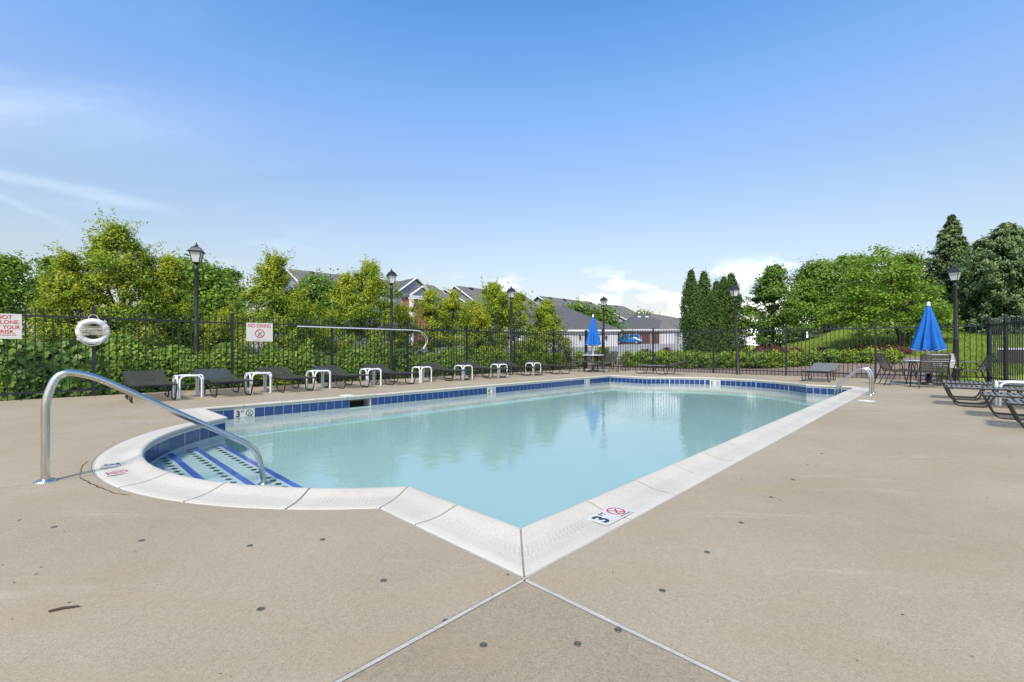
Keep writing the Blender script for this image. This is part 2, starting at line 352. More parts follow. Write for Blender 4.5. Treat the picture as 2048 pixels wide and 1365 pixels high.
M_tyre = mat('tyre', (0.015, 0.015, 0.015), 0.8)
M_rim = mat('rim', (0.5, 0.5, 0.52), 0.3, metal=0.8)
M_lred = mat('tail_light', (0.55, 0.04, 0.02), 0.3)
M_wood = mat('weathered_board', (0.30, 0.29, 0.27), 0.85, var=(0.40, 0.385, 0.36), scale=5)
M_twig = mat('twig', (0.07, 0.045, 0.03), 0.9)
# water: surface mirror over the clear body of the pool
def water_mat():
    m = bpy.data.materials.new('water'); m.use_nodes = True; nt = m.node_tree; nt.nodes.clear(); L = nt.links
    out = nd(m, 'ShaderNodeOutputMaterial'); o = nd(m, 'ShaderNodeTexCoord').outputs['Object']
    tr = nd(m, 'ShaderNodeBsdfTransparent'); tr.inputs[0].default_value = (0.95, 0.985, 0.99, 1)
    gl = nd(m, 'ShaderNodeBsdfGlossy'); gl.inputs['Roughness'].default_value = 0.0
    fr = nd(m, 'ShaderNodeFresnel'); 
    gb = nd(m, 'ShaderNodeNewGeometry'); io = nd(m, 'ShaderNodeMapRange'); L.new(gb.outputs['Backfacing'], io.inputs[0]); io.inputs[3].default_value = 1.34; io.inputs[4].default_value = 1/1.34
    L.new(io.outputs[0], fr.inputs[0])
    h1 = noise(m, mapping(m, o, (1, 1, 1)), 5.5, 3, 0.55, 0.3); h2 = noise(m, o, 24, 2, 0.5)
    ad = nd(m, 'ShaderNodeMath', operation='MULTIPLY_ADD'); L.new(h2, ad.inputs[0]); ad.inputs[1].default_value = 0.18; L.new(h1, ad.inputs[2])
    b = nd(m, 'ShaderNodeBump'); b.inputs['Strength'].default_value = 0.13; b.inputs['Distance'].default_value = 0.02; L.new(ad.outputs[0], b.inputs['Height'])
    L.new(b.outputs[0], gl.inputs['Normal']); L.new(b.outputs[0], fr.inputs['Normal'])
    mx = nd(m, 'ShaderNodeMixShader'); L.new(fr.outputs[0], mx.inputs[0]); L.new(tr.outputs[0], mx.inputs[1]); L.new(gl.outputs[0], mx.inputs[2])
    L.new(mx.outputs[0], out.inputs[0]); return m
M_water = water_mat()
# ------------------------------------------------------------------ terrain
def sm(a, b, x):
    t = min(1.0, max(0.0, (x-a)/(b-a))); return t*t*(3-2*t)
def farline(v): return 17.70+(12.27-v)*0.0382
def rightline(u): return -0.83-0.297*(18.2-u)
def outside(u, v):                                                      # distance outside the fenced deck
    s1 = u-farline(v); s2 = v-12.32; s3 = (rightline(u)-v)*0.958 if u > -6 else 0
    return max(s1, s2, s3, 0.0)
def hgt(x, y):
    u, v = UV(x, y); s = outside(u, v)
    if s <= 0: return -0.055
    a = x/max(y, 3.0)
    H = float(np.interp(a, [0.45, 0.56, 0.64, 0.695, 0.76], [0.95, 1.18, 1.62, 2.0, 2.42]))
    t = min(1, s/19.0); w_ = sm(0.5, 0.74, a); base = H*((1-w_)*t*t*(1.8-0.8*t)+w_*t*(0.72+0.28*t))
    base += 0.85*sm(18, 62, s)*(1-sm(0.45, 0.6, a))
    return -0.03+base
def terrain():
    us = np.concatenate([[-260, -120, -60, -35], np.arange(-20, 16, 2.0), np.arange(16, 46, 0.6), np.arange(46, 110, 4), [120, 150, 200, 300, 500, 900, 1500]])
    vs = np.concatenate([[-1400, -700, -350, -180, -90, -50], np.arange(-30, 12, 1.5), np.arange(12, 30, 0.6), np.arange(30, 90, 4), [100, 150, 250, 450, 900, 1500]])
    P = [[None]*len(vs) for _ in us]
    sets = {'mulch_bed': MB(), 'lawn': MB(), 'parking_lot': MB()}
    def pt(u, v):
        w = W(u, v)
        if -0.5 < u < 15.8 and 0.3 < v < 9.6: return (w.x, w.y, -2.5)
        return (w.x, w.y, hgt(w.x, w.y))
    grid = [[pt(u, v) for v in vs] for u in us]
    idx = {k: {} for k in sets}
    for i in range(len(us)-1):
        for j in range(len(vs)-1):
            uc = (us[i]+us[i+1])/2; vc = (vs[j]+vs[j+1])/2; w = W(uc, vc); s = outside(uc, vc); a = w.x/max(w.y, 1)
            s1 = uc-farline(vc); s2 = vc-12.3
            if s <= 0: k = 'mulch_bed'
            elif w.y > 3 and s1 > 8.5 and a < 0.46: k = 'parking_lot'
            elif s2 > 6 and s2 > s1 and -60 < uc: k = 'parking_lot'
            elif (s1 > 0 and s1 < 6.2 and vc > 0.2) or (s2 > 0 and s2 < 4.5): k = 'mulch_bed'
            else: k = 'lawn'
            m = sets[k]; ids = []
            for (p, q) in ((i, j), (i+1, j), (i+1, j+1), (i, j+1)):
                if (p, q) not in idx[k]: idx[k][(p, q)] = len(m.v); m.v.append(grid[p][q])
                ids.append(idx[k][(p, q)])
            m.f.append(tuple(ids)); m.mi.append(0); m.sm.append(True); m.uv.append(None)
    tag(sets['mulch_bed'].obj('mulch_bed', M_mulch), kind='structure')
    tag(sets['lawn'].obj('lawn', M_grass), kind='structure')
    tag(sets['parking_lot'].obj('parking_lot', M_asph), kind='structure')
terrain()
# ------------------------------------------------------------------ pool outline (tile face) in u, v
U0, U1, V0, V1 = 1.69, 13.60, 1.57, 8.40
AV0, AV1 = 2.60, 7.03; AVC = (AV0+AV1)/2; HC = (AV1-AV0)/2; SAG = 1.13; RAD = (HC*HC+SAG*SAG)/(2*SAG); TH = math.asin(HC/RAD)
NARC = 30
def near_arc(t):                                                        # t 0..1 from v=AV1 to v=AV0
    a = TH*(1-2*t); return (U0-SAG+RAD-RAD*math.cos(a), AVC+RAD*math.sin(a))
def far_arc(t):                                                         # t 0..1 from v=AV0 to v=AV1
    a = -TH*(1-2*t); return (U1+SAG-RAD+RAD*math.cos(a), AVC+RAD*math.sin(a))
SEG = [('right', [(U0, V0), (U1, V0)]), ('far_stub', [(U1, V0), (U1, AV0)]), ('far_arc', [far_arc(i/NARC) for i in range(NARC+1)]),
       ('far_stub2', [(U1, AV1), (U1, V1)]), ('left', [(U1, V1), (U0, V1)]), ('near_stub2', [(U0, V1), (U0, AV1)]),
       ('near_arc', [near_arc(i/NARC) for i in range(NARC+1)]), ('near_stub', [(U0, AV0), (U0, V0)])]
PATH = []
for nm, pts in SEG: PATH += pts[:-1]
def offset_path(path, d, closed=True):                                  # outward = to the right of travel (path runs ccw)
    n = len(path); out = []
    for i in range(n):
        a = Vector(path[i-1]); b = Vector(path[i]); c = Vector(path[(i+1) % n])
        t1 = (b-a).normalized(); t2 = (c-b).normalized(); n1 = Vector((t1.y, -t1.x)); n2 = Vector((t2.y, -t2.x))
        m = (n1+n2); m = m/m.length_squared*2; out.append(tuple(b+m*d))
    return out
pool = empty('swimming_pool', (0, 0, 0)); tag(pool, kind='structure')
WZ = -0.17
def MIT(i, n=len(PATH)):
    a = Vector(PATH[i-1]); b = Vector(PATH[i % n]); c = Vector(PATH[(i+1) % n])
    t1 = (b-a).normalized(); t2 = (c-b).normalized(); m = Vector((t1.y, -t1.x))+Vector((t2.y, -t2.x)); return m/m.length_squared*2
CUM = [0.0]
for i in range(len(PATH)): CUM.append(CUM[-1]+(Vector(PATH[(i+1) % len(PATH)])-Vector(PATH[i])).length)
# coping stones
PROF = [(0.29, -0.06), (0.29, -0.003), (0.285, 0.0), (0.22, -0.002), (0.17, -0.001), (0.13, 0.003), (0.09, 0.011), (0.05, 0.022), (0.015, 0.031), (-0.006, 0.033), (-0.018, 0.029),
        (-0.026, 0.018), (-0.028, 0.006), (-0.024, -0.008), (-0.014, -0.017), (0.0, -0.021), (0.002, -0.045), (0.03, -0.06)]
def station(s, end=None):                                               # base point and outward vector at arclength s
    for i in range(len(PATH)):
        if s <= CUM[i+1]+1e-9 or i == len(PATH)-1:
            a = Vector(PATH[i]); b = Vector(PATH[(i+1) % len(PATH)]); t = (b-a).normalized(); p = a+t*(s-CUM[i])
            n = Vector((t.y, -t.x))
            if s-CUM[i] < 0.009: n = MIT(i)
            elif CUM[i+1]-s < 0.009: n = MIT((i+1) % len(PATH))
            return p, n
brk = []
ci = [0]; k = 0
for nm, pts in SEG: k += len(pts)-1; ci.append(k)
for q in range(len(SEG)):
    s0 = CUM[ci[q]]; s1 = CUM[ci[q+1]]; n = max(1, round((s1-s0)/0.61))
    if SEG[q][0] in ('near_stub', 'near_stub2', 'far_stub', 'far_stub2'): n = 2
    for j in range(n): brk.append((s0+(s1-s0)*j/n, s0+(s1-s0)*(j+1)/n))
vert_s = CUM[:-1]
for (a, b) in brk:
    a2 = a+0.007; b2 = b-0.007
    ss = [a2]+[s for s in vert_s if a2+0.01 < s < b2-0.01]+[b2]
    m = MB(); ring = len(PROF); vs = []; dz = rnd.uniform(-0.0012, 0.0012)
    for s in ss:
        p, n = station(s)
        for (d, z) in PROF: q = p+n*d; vs.append(W(q.x, q.y, z+dz))
    fs = []; uvs = []
    for i in range(len(ss)-1):
        for j in range(ring):
            j2 = (j+1) % ring; fs.append((i*ring+j, i*ring+j2, (i+1)*ring+j2, (i+1)*ring+j))
            uvs.append([(ss[i], PROF[j][0]), (ss[i], PROF[j2][0]), (ss[i+1], PROF[j2][0]), (ss[i+1], PROF[j][0])])
    m.add(vs, [f[::-1] for f in fs], 0, True, [u[::-1] for u in uvs])
    m.add(vs[:ring], [tuple(range(ring))]); m.add(vs[-ring:], [tuple(reversed(range(ring)))])
    me = m.mesh('coping_stone', M_cope, True); link('coping_stone', me, pool)
# grout under the coping joints
def strip(path_a, za, path_b, zb, closed=True):
    m = MB(); n = len(path_a)
    vs = [W(p[0], p[1], za) for p in path_a]+[W(p[0], p[1], zb) for p in path_b]
    m.add(vs, [(i, (i+1) % n, n+(i+1) % n, n+i) for i in range(n if closed else n-1)]); return m
g = MB(); GP = [(0.285, -0.05), (0.284, -0.005), (0.17, -0.004), (0.13, 0.0), (0.09, 0.008), (0.05, 0.019), (0.015, 0.028), (-0.010, 0.029), (-0.020, 0.022), (-0.0245, 0.006), (-0.018, -0.010), (0.002, -0.022)]
rings = [offset_path(PATH, d) for d, z in GP]; n = len(PATH)
for k in range(len(GP)-1):
    vs = [W(p[0], p[1], GP[k][1]) for p in rings[k]]+[W(p[0], p[1], GP[k+1][1]) for p in rings[k+1]]
    g.add(vs, [(i, n+i, n+(i+1) % n, (i+1) % n) for i in range(n)])
g.obj('coping_grout', M_jgrout, pool)
# basin: walls (with the skimmer opening left free) and floor
bp = offset_path(PATH, 0.0005); basin = MB(); SK0, SK1 = 4.128, 4.582
for i in range(n):
    a, b = bp[i], bp[(i+1) % n]
    if abs(PATH[i][1]-V1) < 1e-6 and abs(PATH[(i+1) % n][1]-V1) < 1e-6:
        for (x0, x1, z0, z1) in ((a[0], SK1, -1.3, -0.02), (SK0, b[0], -1.3, -0.02), (SK1, SK0, -1.3, -0.24), (SK1, SK0, -0.045, -0.02)):
            basin.add([W(x0, a[1], z0), W(x1, a[1], z0), W(x1, a[1], z1), W(x0, a[1], z1)], [(0, 1, 2, 3)], 1)
    else: basin.add([W(*a, -1.3), W(*b, -1.3), W(*b, -0.02), W(*a, -0.02)], [(0, 1, 2, 3)], 1)
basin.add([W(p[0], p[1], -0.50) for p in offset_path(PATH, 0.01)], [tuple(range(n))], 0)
# plaster facing below the tile band
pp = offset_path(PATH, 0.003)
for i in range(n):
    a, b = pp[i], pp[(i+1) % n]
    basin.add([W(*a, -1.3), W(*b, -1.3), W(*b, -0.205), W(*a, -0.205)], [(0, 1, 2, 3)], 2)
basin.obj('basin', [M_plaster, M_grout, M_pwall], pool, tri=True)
cove = MB(); c1 = offset_path(PATH, 0.002); c2 = offset_path(PATH, -0.10)
for (pa, za, pb_, zb) in ((c1, -0.44, offset_path(PATH, -0.03), -0.485), (offset_path(PATH, -0.03), -0.485, c2, -0.4985)):
    cove.add([W(p[0], p[1], za) for p in pa]+[W(p[0], p[1], zb) for p in pb_], [(i, n+i, n+(i+1) % n, (i+1) % n) for i in range(n)], 0, True)
cove.obj('wall_cove', M_cove, pool)
sk = MB(); y0 = V1+0.008
for f in ([(SK0, y0, -0.24), (SK1, y0, -0.24), (SK1, y0+0.3, -0.24), (SK0, y0+0.3, -0.24)], [(SK0, y0, -0.045), (SK1, y0, -0.045), (SK1, y0+0.3, -0.045), (SK0, y0+0.3, -0.045)],
          [(SK0, y0+0.3, -0.24), (SK1, y0+0.3, -0.24), (SK1, y0+0.3, -0.045), (SK0, y0+0.3, -0.045)]): sk.add([W(*p) for p in f], [(0, 1, 2, 3)], 0)
sk.add([W(SK0, y0, -0.24), W(SK0, y0+0.3, -0.24), W(SK0, y0+0.3, -0.045), W(SK0, y0, -0.045)], [(0, 1, 2, 3)], 0)
sk.add([W(SK1, y0, -0.24), W(SK1, y0+0.3, -0.24), W(SK1, y0+0.3, -0.045), W(SK1, y0, -0.045)], [(0, 1, 2, 3)], 1)
sk.obj('skimmer_mouth', [M_dark, M_wall], pool)
# entry steps in the rounded bay, with stripes and diamonds
ue = [0.995, 1.31, 1.655]; ze = [-0.215, -0.262, -0.325]
for k in range(3):
    arc = [near_arc(i/60) for i in range(61)]; pts = [p for p in arc if p[0] < ue[k]]
    cu = U0-SAG+RAD; dv = math.sqrt(RAD**2-(cu-ue[k])**2)
    pts = [(ue[k], AVC+dv)]+pts+[(ue[k], AVC-dv)]
    w = [W(p[0], p[1]) for p in pts]
    st = MB().poly([(p.x, p.y) for p in w], -1.3+0.01*k, ze[k]).obj('entry_step', M_step, pool, tri=True)
    dv2 = dv-0.03
    a = [W(ue[k]-0.062, AVC-dv2+0.05), W(ue[k]-0.004, AVC-dv2), W(ue[k]-0.004, AVC+dv2), W(ue[k]-0.062, AVC+dv2-0.05)]
    MB().poly([(p.x, p.y) for p in a], ze[k]-0.02, ze[k]+0.003).obj('nosing_stripe', M_stripe, st)
    dm = MB(); ud = ue[k]-0.125
    w0 = [W(0.034, 0.0), W(0, 0.043), W(-0.034, 0), W(0, -0.043)]; dm.poly([(p.x, p.y) for p in w0], -0.005, 0.003); dme = dm.mesh('diamond_tile', M_black)
    q = AVC+dv2-0.13
    while q > AVC-dv2+0.1:
        p = W(ud, q, ze[k]); link('diamond_tile', dme, st, p); q -= 0.1435
# waterline tiles
tb = MB().box((0, 0, -0.074), (0.1445, 0.006, 0.147)); tme = tb.mesh('waterline_tile', M_tile); tmw = MB().box((0, 0, -0.074), (0.1490, 0.008, 0.147)).mesh('marker_tile', M_wtile)
MARK = []
def text_mesh(s, size, bold=0.0, mt=M_black, ext=0.0006, align='CENTER', sx=1.0):
    c = bpy.data.curves.new('lettering', 'FONT'); c.body = s; c.size = size; c.extrude = ext; c.offset = bold; c.align_x = align; c.resolution_u = 3
    o = bpy.data.objects.new('lettering', c); COL.objects.link(o); dg = bpy.context.evaluated_depsgraph_get()
    me = bpy.data.meshes.new_from_object(o.evaluated_get(dg)); bpy.data.objects.remove(o); me.materials.clear(); me.materials.append(mt)
    if sx != 1.0:
        for v in me.vertices: v.co.x *= sx
    me.name = 'lettering'; return me
def nodive(r, th=0.0012):                                               # ring, slash, little diver; in the x-y plane
    m = MB(); k = 28
    for j in range(k):
        a, b = 2*PI*j/k, 2*PI*(j+1)/k
        m.poly([(r*math.cos(a), r*math.sin(a)), (r*math.cos(b), r*math.sin(b)), (r*0.82*math.cos(b), r*0.82*math.sin(b)), (r*0.82*math.cos(a), r*0.82*math.sin(a))], 0, th)
    m.box((0, 0, th/2+0.0003), (r*0.15, r*1.78, th), Matrix.Rotation(math.radians(38), 3, 'Z'))
    d = MB()
    for (x, y, l, w_, an) in ((0.05, 0.0, 0.75, 0.13, 40), (-0.28, -0.30, 0.36, 0.12, 85), (0.38, 0.30, 0.34, 0.12, 20)):
        d.box((x*r, y*r, th*0.4), (l*r, w_*r, th*0.8), Matrix.Rotation(math.radians(an), 3, 'Z'))
    d.box((0, -r*0.56, th*0.4), (r*0.95, r*0.06, th*0.8)); return m.mesh('prohibition_ring', M_red), d.mesh('diver_figure', M_black)
ND = nodive(0.055); NDB = [m.copy() for m in ND]; NDB[0].materials[0] = M_black
T3 = text_mesh('3', 0.135, 0.004); T4 = text_mesh('4', 0.135, 0.004); T5 = text_mesh('5', 0.135, 0.004); TF = text_mesh('FT', 0.045, 0.001)
def put_marker(tile, what, rx=PI/2, off=(0, -0.005, -0.074)):           # tile's face looks along its local -y
    if what == 'no':
        for me in NDB: link(me.name.split('.')[0], me, tile, off, 0, rx)
    else:
        me = {'3': T3, '4': T4, '5': T5}[what]
        link('lettering', me, tile, (off[0]-0.018, off[1], off[2]-0.047), 0, rx); link('lettering', TF, tile, (off[0]+0.046, off[1], off[2]+0.016), 0, rx)
s_mark = {}
def tile_run(nm, pts, phase=None, marks={}):
    # walk the run of points with the tile pitch; face looks into the pool
    L = [0.0]
    for i in range(len(pts)-1): L.append(L[-1]+(Vector(pts[i+1])-Vector(pts[i])).length)
    tot = L[-1]; cnt = round(tot/0.1525); pitch = tot/cnt if phase is None else 0.1525
    for j in range(cnt+1 if phase is not None else cnt):
        s = (j+0.5)*pitch+(phase or 0)
        if s+pitch*0.45 > tot or s < pitch*0.45: continue
        i = max(k for k in range(len(L)-1) if L[k] <= s); t = (Vector(pts[i+1])-Vector(pts[i])).normalized(); p = Vector(pts[i])+t*(s-L[i])
        if nm == 'left' and SK0 < p.x < SK1: continue
        # local x along -t for the face (viewed from the pool, left to right), local -y into the pool
        ang = math.atan2(-t.y, -t.x)+UROT; ins = Vector((-t.y, t.x))*0.0
        w = W(p.x+ins.x, p.y+ins.y, -0.047); what = marks.get(j)
        o = link('marker_tile' if what else 'waterline_tile', tmw if what else tme, pool, w, ang); o.scale = (pitch/0.1525, 1, 1)
        if what: put_marker(o, what)
for nm, pts in SEG:
    if nm == 'left':
        ph = ((U1-2.144) % 0.1525)-0.1525; nj = round((U1-2.144-ph)/0.1525)
        # index of the tile whose near edge sits at u = 2.144
        mk = {nj-1: '3', nj-2: 'no', nj-38: '4', nj-39: 'no', nj-66: '5', nj-67: 'no'}
        tile_run(nm, pts, ph, mk)
    elif nm == 'far_arc':
        L0 = 2*TH*RAD; c0 = int(L0/0.1525); tile_run(nm, pts, None, {int(c0*0.615): '5', int(c0*0.615)-1: 'no'})
    else: tile_run(nm, pts)
# water sheet
wm = MB(); wp = offset_path(PATH, 0.004); wm.add([W(p[0], p[1], WZ) for p in wp], [tuple(range(len(wp)))])
wo = wm.obj('water', M_water, tri=True); tag(wo, kind='structure')
# ------------------------------------------------------------------ deck slabs
OUT = offset_path(PATH, 0.302)
def sub(path, a, b):                                                    # outline vertices a..b (indices, inclusive, wrapping)
    r = []; i = a
    while True:
        r.append(path[i % len(path)])
        if i % len(path) == b % len(path): break
        i += 1
    return r
iC, iFR, iA0, iA1, iFL, iNL, iB0, iB1 = 0, ci[1], ci[2], ci[3], ci[4], ci[5], ci[6], ci[7]
VJ = 4.66
nearp = sub(OUT, iNL, iC)                                               # from near-left corner round the bay to the near corner
ka = min(range(len(nearp)-1), key=lambda k: 0 if (nearp[k][1]-VJ)*(nearp[k+1][1]-VJ) <= 0 else 9)
pA, pB = nearp[ka], nearp[ka+1]; tt = (VJ-pA[1])/(pB[1]-pA[1]); PJ = (pA[0]+(pB[0]-pA[0])*tt, VJ)
farp = sub(OUT, iFR, iFL); kf = iA0+NARC//2-iFR
uc, vc0, vc1 = OUT[iC][0], OUT[iC][1], OUT[iNL][1]; uf = OUT[iFR][0]
VL = 12.42
def FL(v): return farline(v)+0.10
def RL(u): return rightline(u)-0.12
slabs = [
 ('a', [(-9, -9), (uc, -9), (uc, vc0), (-9, vc0)], M_deck2),
 ('b', [(-9, vc0)]+[(uc, vc0)]+[p for p in nearp[:ka:-1]][1:]+[PJ, (-9, VJ)], M_deck),
 ('c', [(-9, VJ), PJ]+[p for p in nearp[ka::-1]]+[(uc, VL), (-9, VL)], M_deck)]
us = [uc, 5.28, 9.17, 13.06]
for i in range(3): slabs.append(('l', [(us[i], vc1), (us[i+1], vc1), (us[i+1], VL), (us[i], VL)], M_deck))
for i in range(3): slabs.append(('r', [(us[i], vc0), (us[i+1], vc0), (us[i+1], RL(us[i+1])), (us[i], RL(us[i]) if i else -9)], M_deck))
slabs.append(('r', [(13.06, vc0), (FL(vc0), vc0), (FL(-0.95), -0.95), (13.06, RL(13.06))], M_deck))
slabs.append(('l', [(13.06, vc1), (FL(vc1), vc1), (FL(VL), VL), (13.06, VL)], M_deck))
pm = farp[kf]
slabs.append(('f', [p for p in farp[:kf+1]]+[ (FL(AVC), AVC), (FL(vc0), vc0)], M_deck))
slabs.append(('f', [pm]+[p for p in farp[kf+1:]]+[(FL(vc1), vc1), (FL(AVC), AVC)], M_deck))
deck = empty('pool_deck'); tag(deck, kind='structure')
def ccw(p):
    a = sum(p[i][0]*p[(i+1) % len(p)][1]-p[(i+1) % len(p)][0]*p[i][1] for i in range(len(p))); return p if a > 0 else p[::-1]
for nm, pts, mt in slabs:
    cl = []
    for p in ccw(pts):
        if not cl or (Vector(p)-Vector(cl[-1])).length > 1e-4: cl.append(p)
    if (Vector(cl[0])-Vector(cl[-1])).length < 1e-4: cl.pop()
    ins = offset_path(cl, -0.005); w = [W(*p) for p in ins]
    MB().poly([(p.x, p.y) for p in w], -0.12, 0.0).obj('concrete_slab', mt, deck, tri=True)
# sealant round the coping and in the two near joints
m = strip(offset_path(PATH, 0.2915), -0.0035, offset_path(PATH, 0.304), -0.0015); m.obj('coping_sealant', M_seal, deck)
for (p, q, w_) in (((uc-0.01, vc0-0.01), (-9, vc0-0.01), 0.017), ((uc-0.012, vc0-0.012), (uc-0.012, -9), 0.017)):
    a = Vector(p); b = Vector(q); t = (b-a).normalized(); nn = Vector((-t.y, t.x))*w_/2; pts = []; k = 60
    la = [a+(b-a)*i/k for i in range(k+1)]
    up = [x+nn*(1+rnd.uniform(-0.16, 0.16)) for x in la]; dn = [x-nn*(1+rnd.uniform(-0.16, 0.16)) for x in la]
    vs = [W(x.x, x.y, 0.0035) for x in up]+[W(x.x, x.y, 0.0035) for x in dn]; c = MB()
    c.add(vs, [(i, i+1, k+2+i, k+1+i) for i in range(k)]); c.obj('joint_sealant', M_seal, deck)
def crack(pts, w_, mt=M_crack, name='crack', z=0.0015):
    P3 = [Vector((p.x, p.y)) for p in pts]; fine = []
    for a, b in zip(P3, P3[1:]):
        kk = max(2, int((b-a).length/0.025))
        for j in range(kk): fine.append(a+(b-a)*j/kk+Vector((rnd.uniform(-1, 1), rnd.uniform(-1, 1)))*0.006)
    fine.append(P3[-1]); c = MB(); vs = []; k = len(fine)
    for i, p in enumerate(fine):
        t = (fine[min(i+1, k-1)]-fine[max(i-1, 0)]).normalized(); nn = Vector((-t.y, t.x))*w_/2*rnd.uniform(0.35, 1.3)*min(1, 0.2+i/3, 0.2+(k-1-i)/3)
        vs += [(p.x+nn.x, p.y+nn.y, z), (p.x-nn.x, p.y-nn.y, z)]
    c.add(vs, [(2*i, 2*i+1, 2*i+3, 2*i+2) for i in range(k-1)]); return c.obj(name, mt, deck)
crack([G(157, 952), G(163, 957), G(178, 966), G(205, 978), G(228, 986), G(246, 989), G(262, 991)], 0.010)
crack([G(161, 949), G(162, 940), G(168, 930), G(176, 922)], 0.006)
# cover anchors (brass cups), skimmer lids, leaves and a twig
an = MB().lathe([(0.0125, 0.0), (0.0125, 0.0025), (0.009, 0.003), (0.008, 0.0012), (0.0, 0.0012)], 14).mesh('cover_anchor', M_brass)
for px, py in ((108, 1055), (283, 1082), (500, 1092), (645, 1080), (767, 1162), (521, 1219), (892, 1243), (967, 1291), (1155, 1289), (1236, 1261), (1325, 1182), (1414, 1105), (1482, 1046), (1543, 995), (1586, 960), (1644, 908)):
    link('cover_anchor', an, deck, G(px, py, 0.0005))
lid = MB().lathe([(0.13, 0.0), (0.13, 0.004), (0.12, 0.005), (0.0, 0.005)], 28).mesh('skimmer_lid', M_lid)
for px, py in ((693, 791), (1732, 802)): link('skimmer_lid', lid, deck, G(px, py, 0.0))
# printed depth markers set into the coping
def coping_marker(u, v, rz, what):
    o = MB().box((0, 0, 0), (0.142, 0.142, 0.004)).obj('marker_tile', M_wtile, pool, W(u, v, 0.0045 if abs(v) < 3 else 0.006), rz)
    if what == 'no':
        for me in ND: link(me.name.split('.')[0], me, o, (0, 0.008, 0.002))
        link('lettering', text_mesh('NO DIVING', 0.020, 0, M_black), o, (0, -0.064, 0.002))
    else:
        link('lettering', T3, o, (-0.022, -0.045, 0.002)); link('lettering', TF, o, (0.045, 0.022, 0.002))
    return o
coping_marker(2.175, V0-0.183, UROT, '3'); coping_marker(2.320, V0-0.183, UROT, 'no')
cu = U0-SAG+RAD
for (vv, what) in ((4.90, '3'), (4.60, 'no')):
    an_ = math.asin((vv-AVC)/RAD); rr = RAD+0.185; uu = cu-rr*math.cos(an_); v2 = AVC+rr*math.sin(an_)
    coping_marker(uu, v2, UROT-PI/2-an_, what)
# ------------------------------------------------------------------ fences
PZ = 1.80
pk = MB(); pk.box((0, 0, 0.89-0.025), (0.017, 0.017, 1.73)); pk.box((0, 0, 1.735), (0.021, 0.021, 0.025)); pk.box((0, 0, 1.758), (0.021, 0.021, 0.026), taper=0.1); PKM = pk.mesh('picket', M_fence)
ps = MB(); ps.box((0, 0, PZ/2-0.03), (0.055, 0.055, PZ+0.06)); ps.box((0, 0, PZ+0.008), (0.066, 0.066, 0.016)); ps.box((0, 0, PZ+0.028), (0.060, 0.060, 0.024), taper=0.35); PSM = ps.mesh('fence_post', M_fence)
def fence(name, label, p0, d, posts, zf=0.0):
    ang = math.atan2(d.y, d.x); r = empty(name, (p0.x, p0.y, zf), ang); tag(r, label, 'fence', 'black metal picket fences round the pool deck')
    for s in posts: link('fence_post', PSM, r, (s, 0, 0))
    for a, b in zip(posts, posts[1:]):
        k = max(1, round((b-a)/0.1165)); L = b-a
        for z in (1.60, 0.155):
            MB().box((0, 0, 0), (L-0.057, 0.032, 0.034)).obj('rail', M_fence, r, ((a+b)/2, 0, z))
        for j in range(1, k): link('picket', PKM, r, (a+L*j/k, 0, rnd.uniform(-0.004, 0.004)), 0, rnd.uniform(-0.003, 0.003), rnd.uniform(-0.003, 0.003))
    return r
FP = Vector((-8.43, 9.08)); FD = Vector((0.699, 0.7154)).normalized(); PN = 2.44
fence('picket_fence', 'long black picket fence on the left carrying the life ring and signs', FP, FD, [PN*i for i in range(-2, 7)]+[17.02], -0.03)
BP = Vector((5.96, 19.03)); BD = Vector((0.7454, -0.6669)).normalized()
fence('picket_fence', 'black picket fence across the far end of the pool before the shrub bed', BP, BD, [-3.27, -2.44]+[PN*i for i in range(0, 5)], -0.01)
RP = BP+BD*(PN*4); RD = Vector((-0.46, -0.886)).normalized()
fence('picket_fence', 'black picket fence and gate run at the right edge behind the stacked loungers', RP+RD*0.02, RD, [0.06, 0.95, 1.95, 4.39, 6.83, 9.27], 0.0)
# ------------------------------------------------------------------ lamp posts
def make_lamp():
    r = empty('lamp_post'); tag(r, 'x', 'lamp post', 'black lantern lamp posts round the pool')
    MB().lathe([(0.085, -0.05), (0.085, 0.03), (0.060, 0.06), (0.052, 1.25), (0.056, 1.28), (0.043, 1.31), (0.040, 2.86), (0.046, 2.87), (0.046, 2.93), (0.036, 2.95), (0.030, 2.985)], 14).obj('post', M_lamp, r)
    b = MB().lathe([(0.022, 2.98), (0.03, 3.0), (0.07, 3.025), (0.095, 3.045), (0.10, 3.055)], 4, rot=PI/4).obj('lantern_base', M_lamp, r)
    g = MB(); g.lathe([(0.092, 3.056), (0.165, 3.30)], 4, rot=PI/4, smooth=False); g.obj('lamp_glass', M_glass, r)
    f = MB()
    for j in range(4):
        a = PI/4+j*PI/2; c, s_ = math.cos(a), math.sin(a); f.tube([(0.096*c, 0.096*s_, 3.05), (0.172*c, 0.172*s_, 3.31)], 0.009, 6)
        a2 = a+PI/2; f.tube([(0.170*c, 0.170*s_, 3.302), (0.170*math.cos(a2), 0.170*math.sin(a2), 3.302)], 0.008, 6)
        f.tube([(0.097*c, 0.097*s_, 3.056), (0.097*math.cos(a2), 0.097*math.sin(a2), 3.056)], 0.007, 6)
    f.obj('lantern_frame', M_lamp, r)
    MB().lathe([(0.225, 3.300), (0.228, 3.308), (0.19, 3.33), (0.155, 3.375), (0.115, 3.42), (0.055, 3.445), (0.030, 3.452)], 4, rot=PI/4, smooth=False).obj('lantern_roof', M_lamp, r)
    MB().lathe([(0.030, 3.45), (0.045, 3.468), (0.022, 3.49), (0.010, 3.505), (0.018, 3.52), (0.010, 3.535), (0.0, 3.545)], 10).obj('finial', M_lamp, r)
    return r
lamp = make_lamp(); snapshot(lamp)
def lz(x, y): return hgt(x, y)
